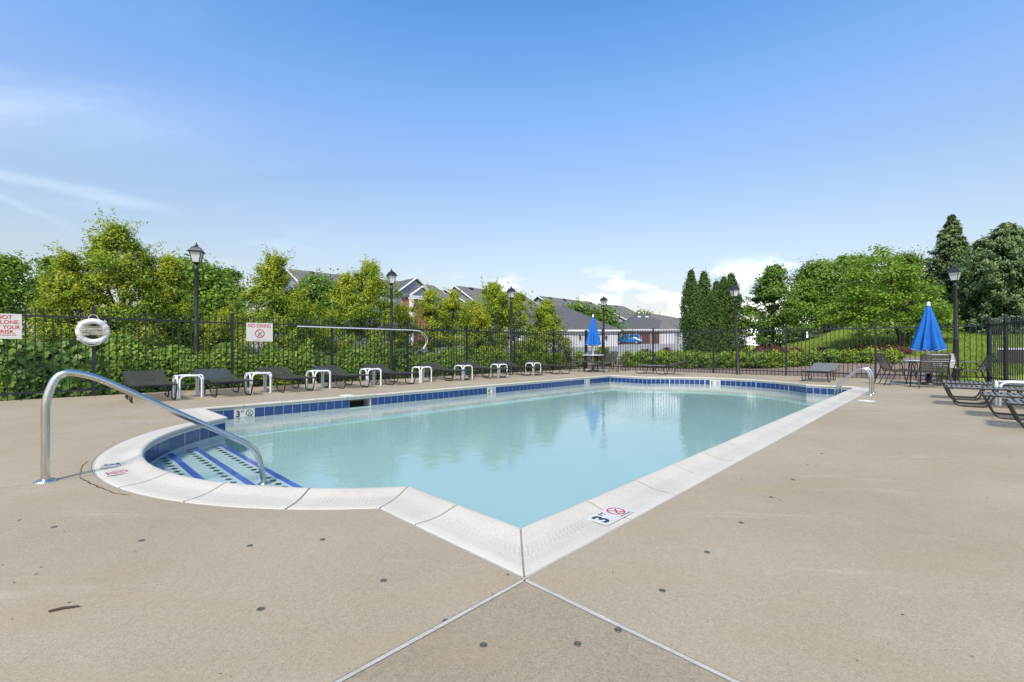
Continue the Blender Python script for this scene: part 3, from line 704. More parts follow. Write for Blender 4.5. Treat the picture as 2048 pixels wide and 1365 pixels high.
lamps = [(393, 10.9, 0.35, 'lamp post nearest on the left, rising beside the tallest yellow green tree', (0, 0), 485),
         (783, 14.6, 0.5, 'lamp post behind the left fence rising in front of the gabled apartment porch', (0, 0), 537),
         (1022.5, 18.3, 0.55, 'lamp post behind the left fence between the last two yellow green trees', (0, 0), 572),
         (1207.5, 21.3, 0.6, 'lamp post beside the farther blue umbrella in front of the white garage', (0, 0), 591),
         (1477, 16.45, 0.2, 'leaning lamp post standing against the dark columnar evergreens', (-0.058, 0), 568),
         (1913, 13.15, 0.55, 'leaning lamp post on the right behind the dining table and spruce trees', (-0.05, 0), 529.6)]
for i, (px, d, rz, lab, lean, ty) in enumerate(lamps):
    x, y = R(px, d); b = lz(x, y); sc = (HT(ty, d)-max(b, -0.02))/3.545
    o = lamp if i == 0 else dup(lamp, (0, 0, 0), 0)
    o.location = (x, y, max(b, -0.02)); o.rotation_euler = (0, lean[0], rz); o.scale = (1, 1, sc); o['label'] = lab
# ------------------------------------------------------------------ handrails
rail = empty('handrail', W(0, 4.66), UROT); tag(rail, 'large curved stainless steel handrail leading down the pool steps at the near left', 'handrail')
P = fillet([(0, 0, 0), (0, 0, 0.80), (0.25, 0, 0.752), (1.38, 0, 0.02), (1.445, 0, -0.315)], 0.16, 8)
P = fillet([(0, 0, 0), (0, 0, 0.60), (0.07, 0, 0.80), (0.26, 0, 0.745), (1.38, 0, 0.025), (1.445, 0, -0.33)], 0.14, 8)
MB().tube(P, 0.0245, 18).obj('rail_tube', M_steel, rail)
MB().lathe([(0.062, 0), (0.062, 0.008), (0.050, 0.017), (0.027, 0.020)], 24).obj('escutcheon', M_steel, rail, (0, 0, 0.0))
MB().lathe([(0.058, 0), (0.058, 0.006), (0.045, 0.013), (0.026, 0.015)], 24).obj('escutcheon', M_steel, rail, (1.445, 0, -0.323))
lad = empty('pool_ladder', W(11.98, 1.13), UROT+PI/2); tag(lad, 'pair of short curved steel ladder rails at the far right of the pool', 'pool ladder')
for s in (-0.215, 0.215):
    P = fillet([(0, s, 0), (0, s, 0.42), (0.10, s, 0.56), (0.25, s, 0.50), (0.60, s, 0.09), (0.64, s, -0.75)], 0.12, 7)
    MB().tube(P, 0.024, 14).obj('rail_tube', M_steel, lad)
    MB().lathe([(0.058, 0), (0.058, 0.008), (0.045, 0.016), (0.026, 0.018)], 20).obj('escutcheon', M_steel, lad, (0, s, 0))
for z in (-0.30, -0.58): MB().box((0.64, 0, z), (0.07, 0.40, 0.025)).obj('ladder_tread', M_steel, lad)
# ------------------------------------------------------------------ loungers: +y towards the head, foot edge at y=0
def lounger(flat=False, sm_=None):
    sm_ = sm_ or M_strap; r = empty('lounger'); tag(r, 'x', 'sun lounger', 'strap sun loungers on the pool deck'); H = 0.305; hw = 0.315
    LB = 1.22; ang = math.radians(5 if flat else 15.5); bl = 0.66
    def bp_(t): return (LB+t*math.cos(ang), H+t*math.sin(ang))
    for s in (-1, 1):
        q = bp_(bl); MB().tube(fillet([(s*hw, 0.0, H), (s*hw, LB+0.02, H), (s*hw, q[0], q[1])], 0.06, 3), 0.0135, 8).obj('side_rail', M_frame, r)
    q = bp_(bl); MB().tube([(-hw, 0, H), (hw, 0, H)], 0.0135, 8).obj('end_rail', M_frame, r); MB().tube([(-hw, q[0], q[1]), (hw, q[0], q[1])], 0.0135, 8).obj('end_rail', M_frame, r)
    for y0 in (0.02, 0.84):
        for s in (-1, 1):
            MB().tube(fillet([(s*hw, y0, H-0.012), (s*(hw-0.01), y0+0.11, 0.014), (s*(hw-0.01), y0+0.47, 0.014), (s*hw, y0+0.58, H-0.012)], 0.07, 5), 0.0125, 8).obj('leg_loop', M_frame, r)
    for y in (0.45, 1.0): MB().tube(fillet([(-hw, y, H-0.01), (-hw*0.5, y, H-0.055), (hw*0.5, y, H-0.055), (hw, y, H-0.01)], 0.15, 4), 0.010, 6).obj('cross_bar', M_frame, r)
    st = MB().box((0, 0, 0), (2*hw+0.03, 0.038, 0.006)); sme = st.mesh('strap', sm_)
    y = 0.045
    while y < LB-0.03: link('strap', sme, r, (0, y, H+0.013+rnd.uniform(-0.002, 0.002))); y += 0.061
    t = 0.03
    while t < bl-0.02: a, b = bp_(t); link('strap', sme, r, (0, a, b+0.014), 0, ang); t += 0.061
    return r
lg = lounger(); snapshot(lg)
VH = UROT+PI/2
LUN = [(0.98, 'first lounger from the left, behind the big curved handrail'), (2.24, 'second lounger from the left, between the first and second white tables'),
       (3.50, 'third lounger from the left, just right of the second white table'), (4.83, 'fourth lounger from the left, behind the fourth white table'),
       (6.15, 'fifth lounger from the left, in front of the second lamp post'), (8.12, 'sixth lounger from the left, its back below the hooked pole end'),
       (9.70, 'seventh lounger from the left, behind the sixth white table'), (11.50, 'eighth lounger from the left, behind the seventh white table'), (13.00, 'last lounger of the left row, nearest the far umbrella table')]
for i, (u, lab) in enumerate(LUN):
    o = lg if i == 0 else dup(lg, (0, 0, 0), 0)
    o.location = W(u+0.365, 10.08+rnd.uniform(-0.03, 0.03)+(0.1 if i in (5, 6, 7) else 0), 0); o.rotation_euler = (0, 0, UROT+rnd.uniform(-0.04, 0.04)); o['label'] = lab
    o['group'] = 'black strap loungers in a row along the left fence'
lg2 = lounger(True, M_strapg); snapshot(lg2)
RL_ = [(12.27+0.03, -0.05, 'farthest of the grey strap loungers at the right edge, flat'), (10.93+0.03, 0.07, 'second grey strap lounger from the back at the right edge, left of the white table'),
       (9.30, -0.02, 'third grey strap lounger at the right edge, in front of the white table'), (8.10, -0.02, 'nearest grey strap lounger cut by the right edge of the picture')]
def at_uv(px, py): g_ = G(px, py); return UV(g_.x, g_.y)
A = [(1905, 794.5), (1916, 806.8), (1992, 828.8), (2044, 849.9)]
for i, ((px, py), q) in enumerate(zip(A, RL_)):
    u, v = at_uv(px, py)                                               # start of the far foot loop (runs towards -v)
    o = lg2 if i == 0 else dup(lg2, (0, 0, 0), 0)
    o.location = W(u-0.305, v+0.16, 0); o.rotation_euler = (0, 0, UROT+PI); o['label'] = q[2]; o['group'] = 'grey strap loungers at the right edge of the deck'
lg3 = lounger(False, M_strapg); snapshot(lg3)
u, v = at_uv(1281.7, 748); lg3.location = W(u+0.305, v+0.30); lg3.rotation_euler = (0, 0, UROT+PI); lg3['label'] = 'pale lounger beyond the far end of the pool, head raised on its right'; lg3['group'] = 'single loungers before the far fence'
u, v = at_uv(1608, 762.4); o = dup(lg3, W(u-0.31, v-0.305), UROT-PI/2, 'pale lounger beyond the far right pool corner, seen end on', 'single loungers before the far fence')
# ------------------------------------------------------------------ white side tables
def side_table():
    r = empty('side_table'); tag(r, 'x', 'side table', 'white side tables between the loungers'); w = 0.205; h = 0.425
    for k in range(4):
        rot = Matrix.Rotation(k*PI/2, 3, 'Z'); P = [rot @ p for p in fillet([(-w+0.028, -w, 0), (-w+0.028, -w, h), (w-0.028, -w, h), (w-0.028, -w, 0)], 0.11, 7)]
        MB().tube(P, 0.0155, 10).obj('leg_arch', M_white, r)
    b = MB().box((0, 0, h+0.004), (2*w-0.05, 2*w-0.05, 0.010)); b.obj('table_top', M_white, r)
    return r
stb = side_table(); snapshot(stb)
TB = [(1.95, 'white tube side table between the first and second loungers from the left'), (3.20, 'white tube side table between the second and third loungers from the left'),
      (4.50, 'white tube side table between the third and fourth loungers from the left'), (5.84, 'white tube side table between the fourth and fifth loungers from the left'),
      (7.42, 'white tube side table between the fifth and sixth loungers from the left'), (8.95, 'white tube side table between the sixth and seventh loungers from the left'),
      (10.48, 'white tube side table between the seventh and eighth loungers from the left'), (12.20, 'white tube side table farthest along the left fence, before the last lounger')]
for i, (u, lab) in enumerate(TB):
    o = stb if i == 0 else dup(stb, (0, 0, 0), 0); o.location = W(u, 10.72); o.rotation_euler = (0, 0, UROT+rnd.uniform(-0.05, 0.05)); o['label'] = lab
u, v = at_uv(1996.5, 811.7); dup(stb, W(u+0.2, v-0.24), UROT, 'white tube side table at the right edge among the grey loungers', 'white side tables between the loungers').scale = (1.05, 1.25, 0.93)
# ------------------------------------------------------------------ dining sets
def chair(sm_):
    r = empty('dining_chair'); tag(r, 'x', 'chair', 'strap dining chairs'); w = 0.27
    for s in (-1, 1):
        MB().tube(fillet([(s*(w+0.02), 0.33, 0.01), (s*(w+0.02), 0.20, 0.60), (s*(w+0.02), -0.20, 0.60), (s*(w+0.02), -0.40, 0.01)], 0.09, 5), 0.0125, 8).obj('arm_frame', M_frame, r)
        MB().tube([(s*(w+0.015), -0.13, 0.40), (s*(w+0.015), -0.29, 0.01)], 0.0115, 8).obj('leg', M_frame, r)
        MB().tube([(s*(w+0.015), 0.20, 0.38), (s*(w+0.018), 0.27, 0.22)], 0.010, 8).obj('brace', M_frame, r)
    seat = fillet([(-w, -0.20, 0.36), (-w, 0.24, 0.40), (w, 0.24, 0.40), (w, -0.20, 0.36)], 0.06, 4); MB().tube(seat, 0.0125, 8).obj('seat_frame', M_frame, r)
    back = fillet([(-w+0.01, -0.20, 0.36), (-w+0.01, -0.42, 0.83), (w-0.01, -0.42, 0.83), (w-0.01, -0.20, 0.36)], 0.08, 5); MB().tube(back, 0.0125, 8).obj('back_frame', M_frame, r)
    sme = MB().box((0, 0, 0), (2*w-0.01, 0.044, 0.006)).mesh('strap', sm_)
    for k in range(8): link('strap', sme, r, (0, -0.15+k*0.054, 0.365+k*0.0048+0.012), 0, 0.09)
    a = math.atan2(0.47, -0.22)
    for k in range(8):
        t = 0.07+k*0.056; link('strap', sme, r, (0, -0.20-t*0.424, 0.36+t*0.906), 0, a)
    return r
chd = chair(M_strap); snapshot(chd); chg = chair(M_strapg); snapshot(chg)
def table(px, d, rad, h):
    x, y = R(px, d); r = empty('dining_table', (x, y, 0), 0.4); tag(r, 'x', 'table', 'round tables with umbrellas')
    MB().lathe([(0, h-0.022), (rad-0.02, h-0.022), (rad, h-0.014), (rad, h+0.004), (rad-0.012, h+0.008), (rad-0.03, h), (0, h)], 40).obj('table_top', M_white, r)
    for k in range(4):
        a = PI/4+k*PI/2; c, s = math.cos(a), math.sin(a); MB().tube(fillet([(c*(rad-0.10), s*(rad-0.10), h-0.02), (c*(rad-0.08), s*(rad-0.08), 0.25), (c*(rad-0.02), s*(rad-0.02), 0.0)], 0.1, 4), 0.013, 8).obj('leg', M_frame, r)
    MB().lathe([(rad-0.115, h-0.05), (rad-0.095, h-0.05), (rad-0.095, h-0.03), (rad-0.115, h-0.03), (rad-0.115, h-0.05)], 36).obj('apron_ring', M_frame, r)
    return r, x, y
def umbrella(x, y, ztop, zbot, rb, lab, seed):
    r = empty('umbrella', (x, y, 0), seed); tag(r, lab, 'umbrella', 'closed blue umbrellas'); n = 96; rows = 22; vs = []; fs = []
    rn = random.Random(seed); ph = rn.uniform(0, 6)
    for i in range(rows):
        t = i/(rows-1); z = ztop-0.05-(ztop-0.05-zbot)*t
        for j in range(n):
            a = 2*PI*j/n; fold = math.cos(8*a+ph+0.5*math.sin(3*t+a)); f2 = math.cos(3*a+ph*2)
            rr = (0.030+(rb-0.03)*(t**0.78))*(1+(0.08+0.26*t)*fold+0.09*t*f2+0.03*math.sin(13*a+9*t))
            zz_ = z-(0.035*max(0, 1-fold)*t**8)
            vs.append((rr*math.cos(a), rr*math.sin(a), zz_))
    for i in range(rows-1):
        for j in range(n): fs.append((i*n+j, (i+1)*n+j, (i+1)*n+(j+1) % n, i*n+(j+1) % n))
    m = MB(); m.add(vs, fs, 0, True); cl = m.obj('canopy', M_blue, r); md = cl.modifiers.new('thick', 'SOLIDIFY'); md.thickness = 0.004
    MB().tube([vs[(rows-1)*n+j] for j in range(n)], 0.005, 5, closed=True).obj('hem', M_bluet, r)
    MB().lathe([(0.0, ztop-0.06), (0.040, ztop-0.06), (0.045, ztop-0.03), (0.030, ztop-0.01), (0.040, ztop+0.02), (0.030, ztop+0.045), (0.0, ztop+0.055)], 14).obj('finial', M_white, r)
    MB().tube([(0, 0, 0.05), (0, 0, ztop-0.05)], 0.019, 12).obj('pole', M_white, r)
    MB().lathe([(0.02, zbot-0.28), (0.032, zbot-0.26), (0.050, zbot-0.02), (0.045, zbot+0.05), (0.02, zbot+0.06)], 14).obj('crank_housing', M_cream, r)
    MB().tube(fillet([(0.04, 0, zbot-0.12), (0.09, 0, zbot-0.12), (0.09, 0, zbot-0.16)], 0.01, 3), 0.006, 6).obj('crank_handle', M_white, r)
    MB().lathe([(0.24, 0.0), (0.24, 0.045), (0.20, 0.07), (0.05, 0.085), (0.04, 0.30), (0.0, 0.30)], 28).obj('umbrella_base', M_frame, r)
    return r
tb1, ax, ay = table(1186, 18.3, 0.44, 0.69); tb1['label'] = 'white round table under the farther blue umbrella by the far left corner'
umbrella(ax, ay, HT(632, 18.3), HT(689, 18.3), 0.245, 'farther closed blue umbrella, in front of the white garage', 3)
tb2, bx, by = table(1857, 11.8, 0.50, 0.64); tb2['label'] = 'white round table under the nearer blue umbrella on the right'
umbrella(bx, by, HT(608, 11.8), HT(698, 11.8), 0.275, 'nearer closed blue umbrella on the right, before the lawn', 5)
def pc(src, px, py, rz, lab, grp, first=False):
    g_ = G(px, py); o = src if first else dup(src, (0, 0, 0), 0); o.location = (g_.x, g_.y, 0); o.rotation_euler = (0, 0, rz); o['label'] = lab; o['group'] = grp
GA = 'chairs round the farther table'; GB = 'chairs round the nearer table'
# a chair faces its local +y
pc(chd, 1150, 742.5, math.radians(-75), 'dark strap chair left of the farther umbrella table, half against the trees', GA, True)
pc(chg, 1177, 744.5, math.radians(150), 'grey strap chair in front left of the farther umbrella table', GA, True)
pc(chd, 1214, 745, math.radians(15), 'dark strap chair right of the farther table with its back to the pool', GA)
pc(chg, 1236, 742.5, math.radians(62), 'grey strap chair farthest right of the farther umbrella table', GA)
pc(chd, 1795, 770.5, math.radians(-108), 'dark strap chair left of the nearer table, seen from the side', GB)
pc(chd, 1860, 776, math.radians(-28), 'dark strap chair in front of the nearer table with its back to the pool', GB)
pc(chg, 1897, 765, math.radians(155), 'grey strap chair behind the nearer table by the leaning lamp post', GB)
pc(chd, 1940, 771, math.radians(58), 'dark strap chair right of the nearer table, its back leaning right', GB)
# ------------------------------------------------------------------ life ring, rescue pole, signs on the left fence
def on_fence(i, off=0.045): p = FP+FD*(PN*i); nn = Vector((FD.y, -FD.x)); p = p+nn*off; return p
FROT = math.atan2(FD.y, FD.x)                                           # local x along fence, local -y towards the pool
p = on_fence(-0.005, 0.10); zc = HT(663.5, 9.0)
ring = empty('life_ring', (p.x, p.y, zc), FROT); tag(ring, 'white life ring wound with rope hanging on the left fence', 'life ring')
MB().tube([(0.205*math.cos(2*PI*k/48), 0, 0.205*math.sin(2*PI*k/48)) for k in range(48)], 0.056, 16, closed=True).obj('ring_body', M_ring, ring)
for a in (50, 140, 215, 320):
    ar = math.radians(a); c = (0.205*math.cos(ar), 0, 0.205*math.sin(ar)); t = Vector((-math.sin(ar), 0, math.cos(ar))); n_ = Vector((math.cos(ar), 0, math.sin(ar))); mm = MB()
    band = [Vector(c)+(n_*math.cos(q)+Vector((0, 1, 0))*math.sin(q))*0.0585 for q in [2*PI*k/16 for k in range(16)]]
    vs = [b_+t*0.026 for b_ in band]+[b_-t*0.026 for b_ in band]; mm.add(vs, [(k, (k+1) % 16, 16+(k+1) % 16, 16+k) for k in range(16)], 0, True); mm.box(Vector(c)+n_*0.066, (0.03, 0.02, 0.05), Matrix.Rotation(-ar, 3, 'Y')); mm.obj('band', M_wall, ring)
rp = MB()
for k in range(13):
    z = -0.07+0.012*k; zb = z+rnd.uniform(-0.04, 0.04); e = 0.19+rnd.uniform(0.05, 0.062); mz = rnd.uniform(-0.012, 0.012)
    pts = []
    for q in range(17):
        a = PI*q/16; pts.append((-e*math.cos(a), -0.066*(abs(math.sin(a*1.0))**0.35), z+(zb-z)*q/16+mz*math.sin(a*2)))
    rp.tube(pts, 0.0045, 5)
rp.obj('rope_winding', M_rope, ring)
MB().tube(fillet([(-0.21, -0.02, -0.10), (-0.20, -0.05, -0.19), (-0.05, -0.05, -0.30), (0.10, -0.05, -0.25), (0.14, -0.05, -0.16)], 0.2, 8), 0.006, 6).obj('hanging_rope', M_rope, ring)
MB().tube(fillet([(-0.09, -0.01, 0.20), (-0.045, 0.04, 0.335), (0.045, 0.04, 0.335), (0.11, -0.01, 0.20)], 0.03, 4), 0.006, 6).obj('hanging_rope', M_rope, ring)
p0 = on_fence(1.609, 0.05); L_ = PN*(3.035-1.609)
pole = empty('rescue_pole', (p0.x, p0.y, 1.535), FROT); tag(pole, 'long pale rescue pole with a hooked end hung along the left fence', 'rescue pole')
MB().tube([(0, 0, 0), (L_+0.05, 0, 0.0)], 0.017, 10).obj('pole_shaft', M_alu, pole)
MB().tube(fillet([(L_, 0, 0), (L_+0.34, 0, -0.0), (L_+0.56, 0, -0.12), (L_+0.66, 0, -0.34), (L_+0.56, 0, -0.50), (L_+0.45, 0, -0.60)], 0.12, 5), 0.010, 8).obj('hook', M_alu, pole)
MB().tube(fillet([(L_+0.05, 0, -0.01), (L_+0.30, -0.03, -0.02), (L_+0.47, -0.03, -0.16), (L_+0.58, -0.03, -0.34), (L_+0.52, -0.03, -0.48), (L_+0.43, -0.03, -0.58)], 0.1, 5), 0.007, 8).obj('hook', M_alu, pole)
def sign(i, zc_, w, h, lab, rows, name='sign_board'):
    p = on_fence(i, 0.035); r = empty('sign', (p.x, p.y, zc_), FROT); tag(r, lab, 'sign', 'white signs on the left fence')
    MB().box((0, 0, 0), (w, 0.006, h)).obj('sign_board', M_sign, r)
    for (t, size, x, z, b, sx, mt) in rows: link('lettering', text_mesh(t, size, b, mt, sx=sx), r, (x, -0.0045, z), 0, PI/2)
    return r
sg = sign(1.243, 1.36, 0.60, 0.458, 'white sign reading NO DIVING with a red prohibition ring on the left fence', [('NO DIVING', 0.125, 0, 0.115, 0.0015, 0.80, M_red), ('NO LIFEGUARD ON DUTY', 0.022, 0, -0.20, 0, 1.0, M_wood)])
NR, ND2 = nodive(0.108, 0.002)
link('prohibition_ring', NR, sg, (0, -0.0035, -0.035), 0, PI/2); link('diver_figure', ND2, sg, (0, -0.0035, -0.035), 0, PI/2)
sign(-0.41-0.115, 1.362, 0.60, 0.458, 'white sign cut by the left edge with red capitals ending in YOUR and RISK', [('DO NOT', 0.095, 0, 0.135, 0.0015, 0.95, M_red), ('SWIM ALONE.', 0.095, 0, 0.045, 0.0015, 0.93, M_red), ('SWIM AT YOUR', 0.095, 0, -0.048, 0.0015, 0.83, M_red), ('OWN RISK.', 0.095, 0, -0.132, 0.0015, 0.92, M_red), ('VIOLATORS WILL BE PROSECUTED', 0.030, 0, -0.172, 0, 1.0, M_red)])
# ------------------------------------------------------------------ twig and debris
o = MB().tube([(0, 0, 0.006), (0.04, 0.004, 0.007), (0.085, -0.003, 0.006)], [0.004, 0.0045, 0.003], 6).obj('twig', M_twig, None, G(97, 1226), math.radians(25)); tag(o, 'small brown twig lying alone on the deck at the lower left', 'twig')
db = MB()
for (px, py, s_) in ((40, 1040, 8), (128, 1064, 5), (5, 1130, 5), (82, 1135, 7), (28, 1166, 7), (50, 1168, 6), (72, 1149, 9), (270, 1103, 5), (23, 1239, 5), (440, 1348, 5), (460, 1355, 7), (1715, 1322, 6), (1945, 1314, 6), (1806, 1230, 8), (1985, 838, 10), (1800, 905, 6), (985, 1190, 8), (1016, 1150, 10), (228, 885, 6), (290, 880, 7), (290, 845, 7), (250, 833, 7), (330, 828, 6), (152, 848, 7), (70, 812, 6), (1560, 1000, 7), (1615, 930, 6), (320, 1170, 5)):
    g_ = G(px, py, 0.002); a = rnd.uniform(0, PI); l = s_*g_.y/FPX*0.5
    db.add([(g_.x-l*math.cos(a), g_.y-l*math.sin(a), 0.002), (g_.x+0.3*l*math.sin(a), g_.y-0.3*l*math.cos(a), 0.005), (g_.x+l*math.cos(a), g_.y+l*math.sin(a), 0.003), (g_.x-0.3*l*math.sin(a), g_.y+0.3*l*math.cos(a), 0.004)], [(0, 1, 2, 3)])
for k in range(170):
    s_ = rnd.uniform(3, 6); g_ = Vector((rnd.uniform(-7, 7), rnd.uniform(1.4, 9), 0.002)); q_ = UV(g_.x, g_.y)
    if U0-1.6 < q_[0] < U1+1.5 and V0-0.4 < q_[1] < V1+0.4: continue
    a = rnd.uniform(0, PI); l = rnd.uniform(0.003, 0.009); c, s2 = math.cos(a)*l, math.sin(a)*l
    db.add([(g_.x-c, g_.y-s2, 0.002), (g_.x+0.5*s2, g_.y-0.5*c, 0.005), (g_.x+c, g_.y+s2, 0.003), (g_.x-0.5*s2, g_.y+0.5*c, 0.004)], [(0, 1, 2, 3)])
for k in range(2600):                                                   # dry leaf bits where deck meets fence, and seeds on the slab
    if k < 1500: s_ = rnd.uniform(-5, 17); q = FP+FD*s_+Vector((FD.y, -FD.x))*rnd.gauss(-0.02, 0.09)
    else: s_ = rnd.uniform(-3, 9.7); q = BP+BD*s_+Vector((-BD.y, BD.x))*rnd.gauss(0.0, 0.10)
    a = rnd.uniform(0, PI); l = rnd.uniform(0.008, 0.024); c, s2 = math.cos(a)*l, math.sin(a)*l
    db.add([(q.x-c, q.y-s2, 0.002), (q.x+0.4*s2, q.y-0.4*c, 0.010), (q.x+c, q.y+s2, 0.004), (q.x-0.4*s2, q.y+0.4*c, 0.008)], [(0, 1, 2, 3)])
o = db.obj('leaf_litter', M_twig); tag(o, 'scattered dry leaf bits along the fence foot and on the deck', 'leaf litter', kind='stuff')
# ------------------------------------------------------------------ vegetation
def leaves(name, P, Nn, size, aspect, tint, mt, parent=None, droop=0.0, seed=0, axis=None):
    """many small leaf blades: centres P, facing normals Nn"""
    rs = np.random.RandomState(seed); n = len(P)
    Nn = Nn/np.maximum(np.linalg.norm(Nn, axis=1, keepdims=True), 1e-6)
    r = axis if axis is not None else rs.normal(size=(n, 3)); a = r-Nn*np.sum(r*Nn, axis=1, keepdims=True); a /= np.maximum(np.linalg.norm(a, axis=1, keepdims=True), 1e-6)
    b = np.cross(Nn, a); L = (size*rs.uniform(0.65, 1.3, n))[:, None]; Wd = L*aspect
    v = np.empty((n, 4, 3)); v[:, 0] = P-a*L*0.5; v[:, 1] = P+b*Wd*0.5+Nn*L*0.06; v[:, 2] = P+a*L*0.5; v[:, 3] = P-b*Wd*0.5+Nn*L*0.06
    me = bpy.data.meshes.new(name); me.vertices.add(4*n); me.vertices.foreach_set('co', v.reshape(-1).astype(np.float32))
    me.loops.add(4*n); me.loops.foreach_set('vertex_index', np.arange(4*n, dtype=np.int32)); me.polygons.add(n)
    me.polygons.foreach_set('loop_start', np.arange(0, 4*n, 4, dtype=np.int32)); me.polygons.foreach_set('loop_total', np.full(n, 4, dtype=np.int32))
    me.update(calc_edges=True); at = me.attributes.new('tint', 'FLOAT', 'POINT'); at.data.foreach_set('value', np.repeat(np.clip(tint, 0, 1), 4).astype(np.float32))
    me.materials.append(mt); me.validate(); return me
def big_leaf_mesh(name, P, Nn, size, tint, mt, seed=0):
    """lobed leaves, 9 vertices each, for the vine close behind the fence"""
    rs = np.random.RandomState(seed); n = len(P); Nn = Nn/np.linalg.norm(Nn, axis=1, keepdims=True)
    r = np.tile([[0, 0, -1.0]], (n, 1))+rs.normal(size=(n, 3))*0.45; a = r-Nn*np.sum(r*Nn, axis=1, keepdims=True); a /= np.linalg.norm(a, axis=1, keepdims=True); b = np.cross(Nn, a)
    out = [(-0.35, 0.0), (-0.42, 0.30), (-0.10, 0.50), (0.02, 0.28), (0.22, 0.36), (0.55, 0.0), (0.22, -0.36), (0.02, -0.28), (-0.10, -0.50), (-0.42, -0.30)]
    k = len(out); L = (size*rs.uniform(0.6, 1.25, n))[:, None]; v = np.empty((n, k, 3))
    for i, (x, y) in enumerate(out): v[:, i] = P+a*L*x+b*L*y+Nn*L*(-0.16*abs(y)-0.10*x*x)
    me = bpy.data.meshes.new(name); me.vertices.add(k*n); me.vertices.foreach_set('co', v.reshape(-1).astype(np.float32))
    me.loops.add(k*n); me.loops.foreach_set('vertex_index', np.arange(k*n, dtype=np.int32)); me.polygons.add(n)
    me.polygons.foreach_set('loop_start', np.arange(0, k*n, k, dtype=np.int32)); me.polygons.foreach_set('loop_total', np.full(n, k, dtype=np.int32))
    me.update(calc_edges=True); at = me.attributes.new('tint', 'FLOAT', 'POINT'); at.data.foreach_set('value', np.repeat(np.clip(tint, 0, 1), k).astype(np.float32))
    me.materials.append(mt); return me
def crown_points(rs, H, rad, base, prof, nclump, nleaf, csize, lobes=0.22, shell=0.55, flat=0.6, loose=0.22):
    """clumps of leaves filling a crown; prof(t) gives relative radius at relative height"""
    P = []; Nv = []; T = []; C = []
    ph = rs.uniform(0, 6.28, 6)
    for c in range(nclump):
        t = rs.uniform(0.0, 1.0)**0.9; th = rs.uniform(0, 2*PI)
        lob = 1+lobes*(math.sin(3*th+ph[0]+4*t)+0.6*math.sin(5*th+ph[1]-7*t)+0.5*math.sin(9*t+ph[2]+2*th))
        R_ = rad*prof(t)*lob; q = shell+(1-shell)*rs.uniform()**0.6 if rs.uniform() < 0.8 else rs.uniform(0.1, 0.7)
        cc = np.array([R_*q*math.cos(th), R_*q*math.sin(th), base+(H-base)*t]); cs = csize*rs.uniform(0.6, 1.35)*(0.65+0.5*prof(t))
        k = max(8, int(nleaf/nclump*rs.uniform(0.6, 1.4)))
        d = rs.normal(size=(k, 3)); d /= np.linalg.norm(d, axis=1, keepdims=True); d *= (rs.uniform(size=(k, 1))**0.45); p = cc+d*np.array([cs, cs, cs*flat])
        outw = np.array([math.cos(th), math.sin(th), 0.5]); n_ = d*0.7+outw*0.5+np.array([0, 0, 0.6])+rs.normal(size=(k, 3))*0.65
        if loose:                                                       # sprays that stick out of the clump
            kk = int(k*loose); p[:kk] = cc+d[:kk]*np.array([cs, cs, cs*flat])*rs.uniform(1.0, 2.3, (kk, 1))
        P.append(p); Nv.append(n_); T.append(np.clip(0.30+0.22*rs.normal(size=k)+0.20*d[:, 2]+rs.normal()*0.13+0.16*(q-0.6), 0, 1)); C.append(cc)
    return np.concatenate(P), np.concatenate(Nv), np.concatenate(T), C
PR = {'round': lambda t: max(0.12, math.sin(PI*min(0.98, 0.10+0.86*t))**0.65),
      'dome': lambda t: (0.72+0.5*t if t < 0.45 else max(0.08, math.sqrt(max(0, 1-((t-0.45)/0.56)**2)))*0.95),
      'plume': lambda t: max(0.13, 0.2+1.0*(max(0, 0.74-t)/0.74)**0.5 if t < 0.74 else 0.2*(1-t)/0.26+0.1), 'egg': lambda t: max(0.10, math.sin(PI*min(0.97, 0.16+0.80*t))**0.8*(1.15-0.45*t)),
      'hump': lambda t: max(0.06, (1-t**1.5)**0.8),
      'mound': lambda t: max(0.06, (max(0.0, 1-t**2.6))**0.8*(0.95+0.12*math.sin(7*t+1))),
      'column': lambda t: max(0.08, (0.82+0.18*math.sin(PI*t)) if t < 0.62 else max(0.0, 1-((t-0.62)/0.385)**1.4)*0.98),
      'cone': lambda t: max(0.03, (1-t)*1.0+0.03)}
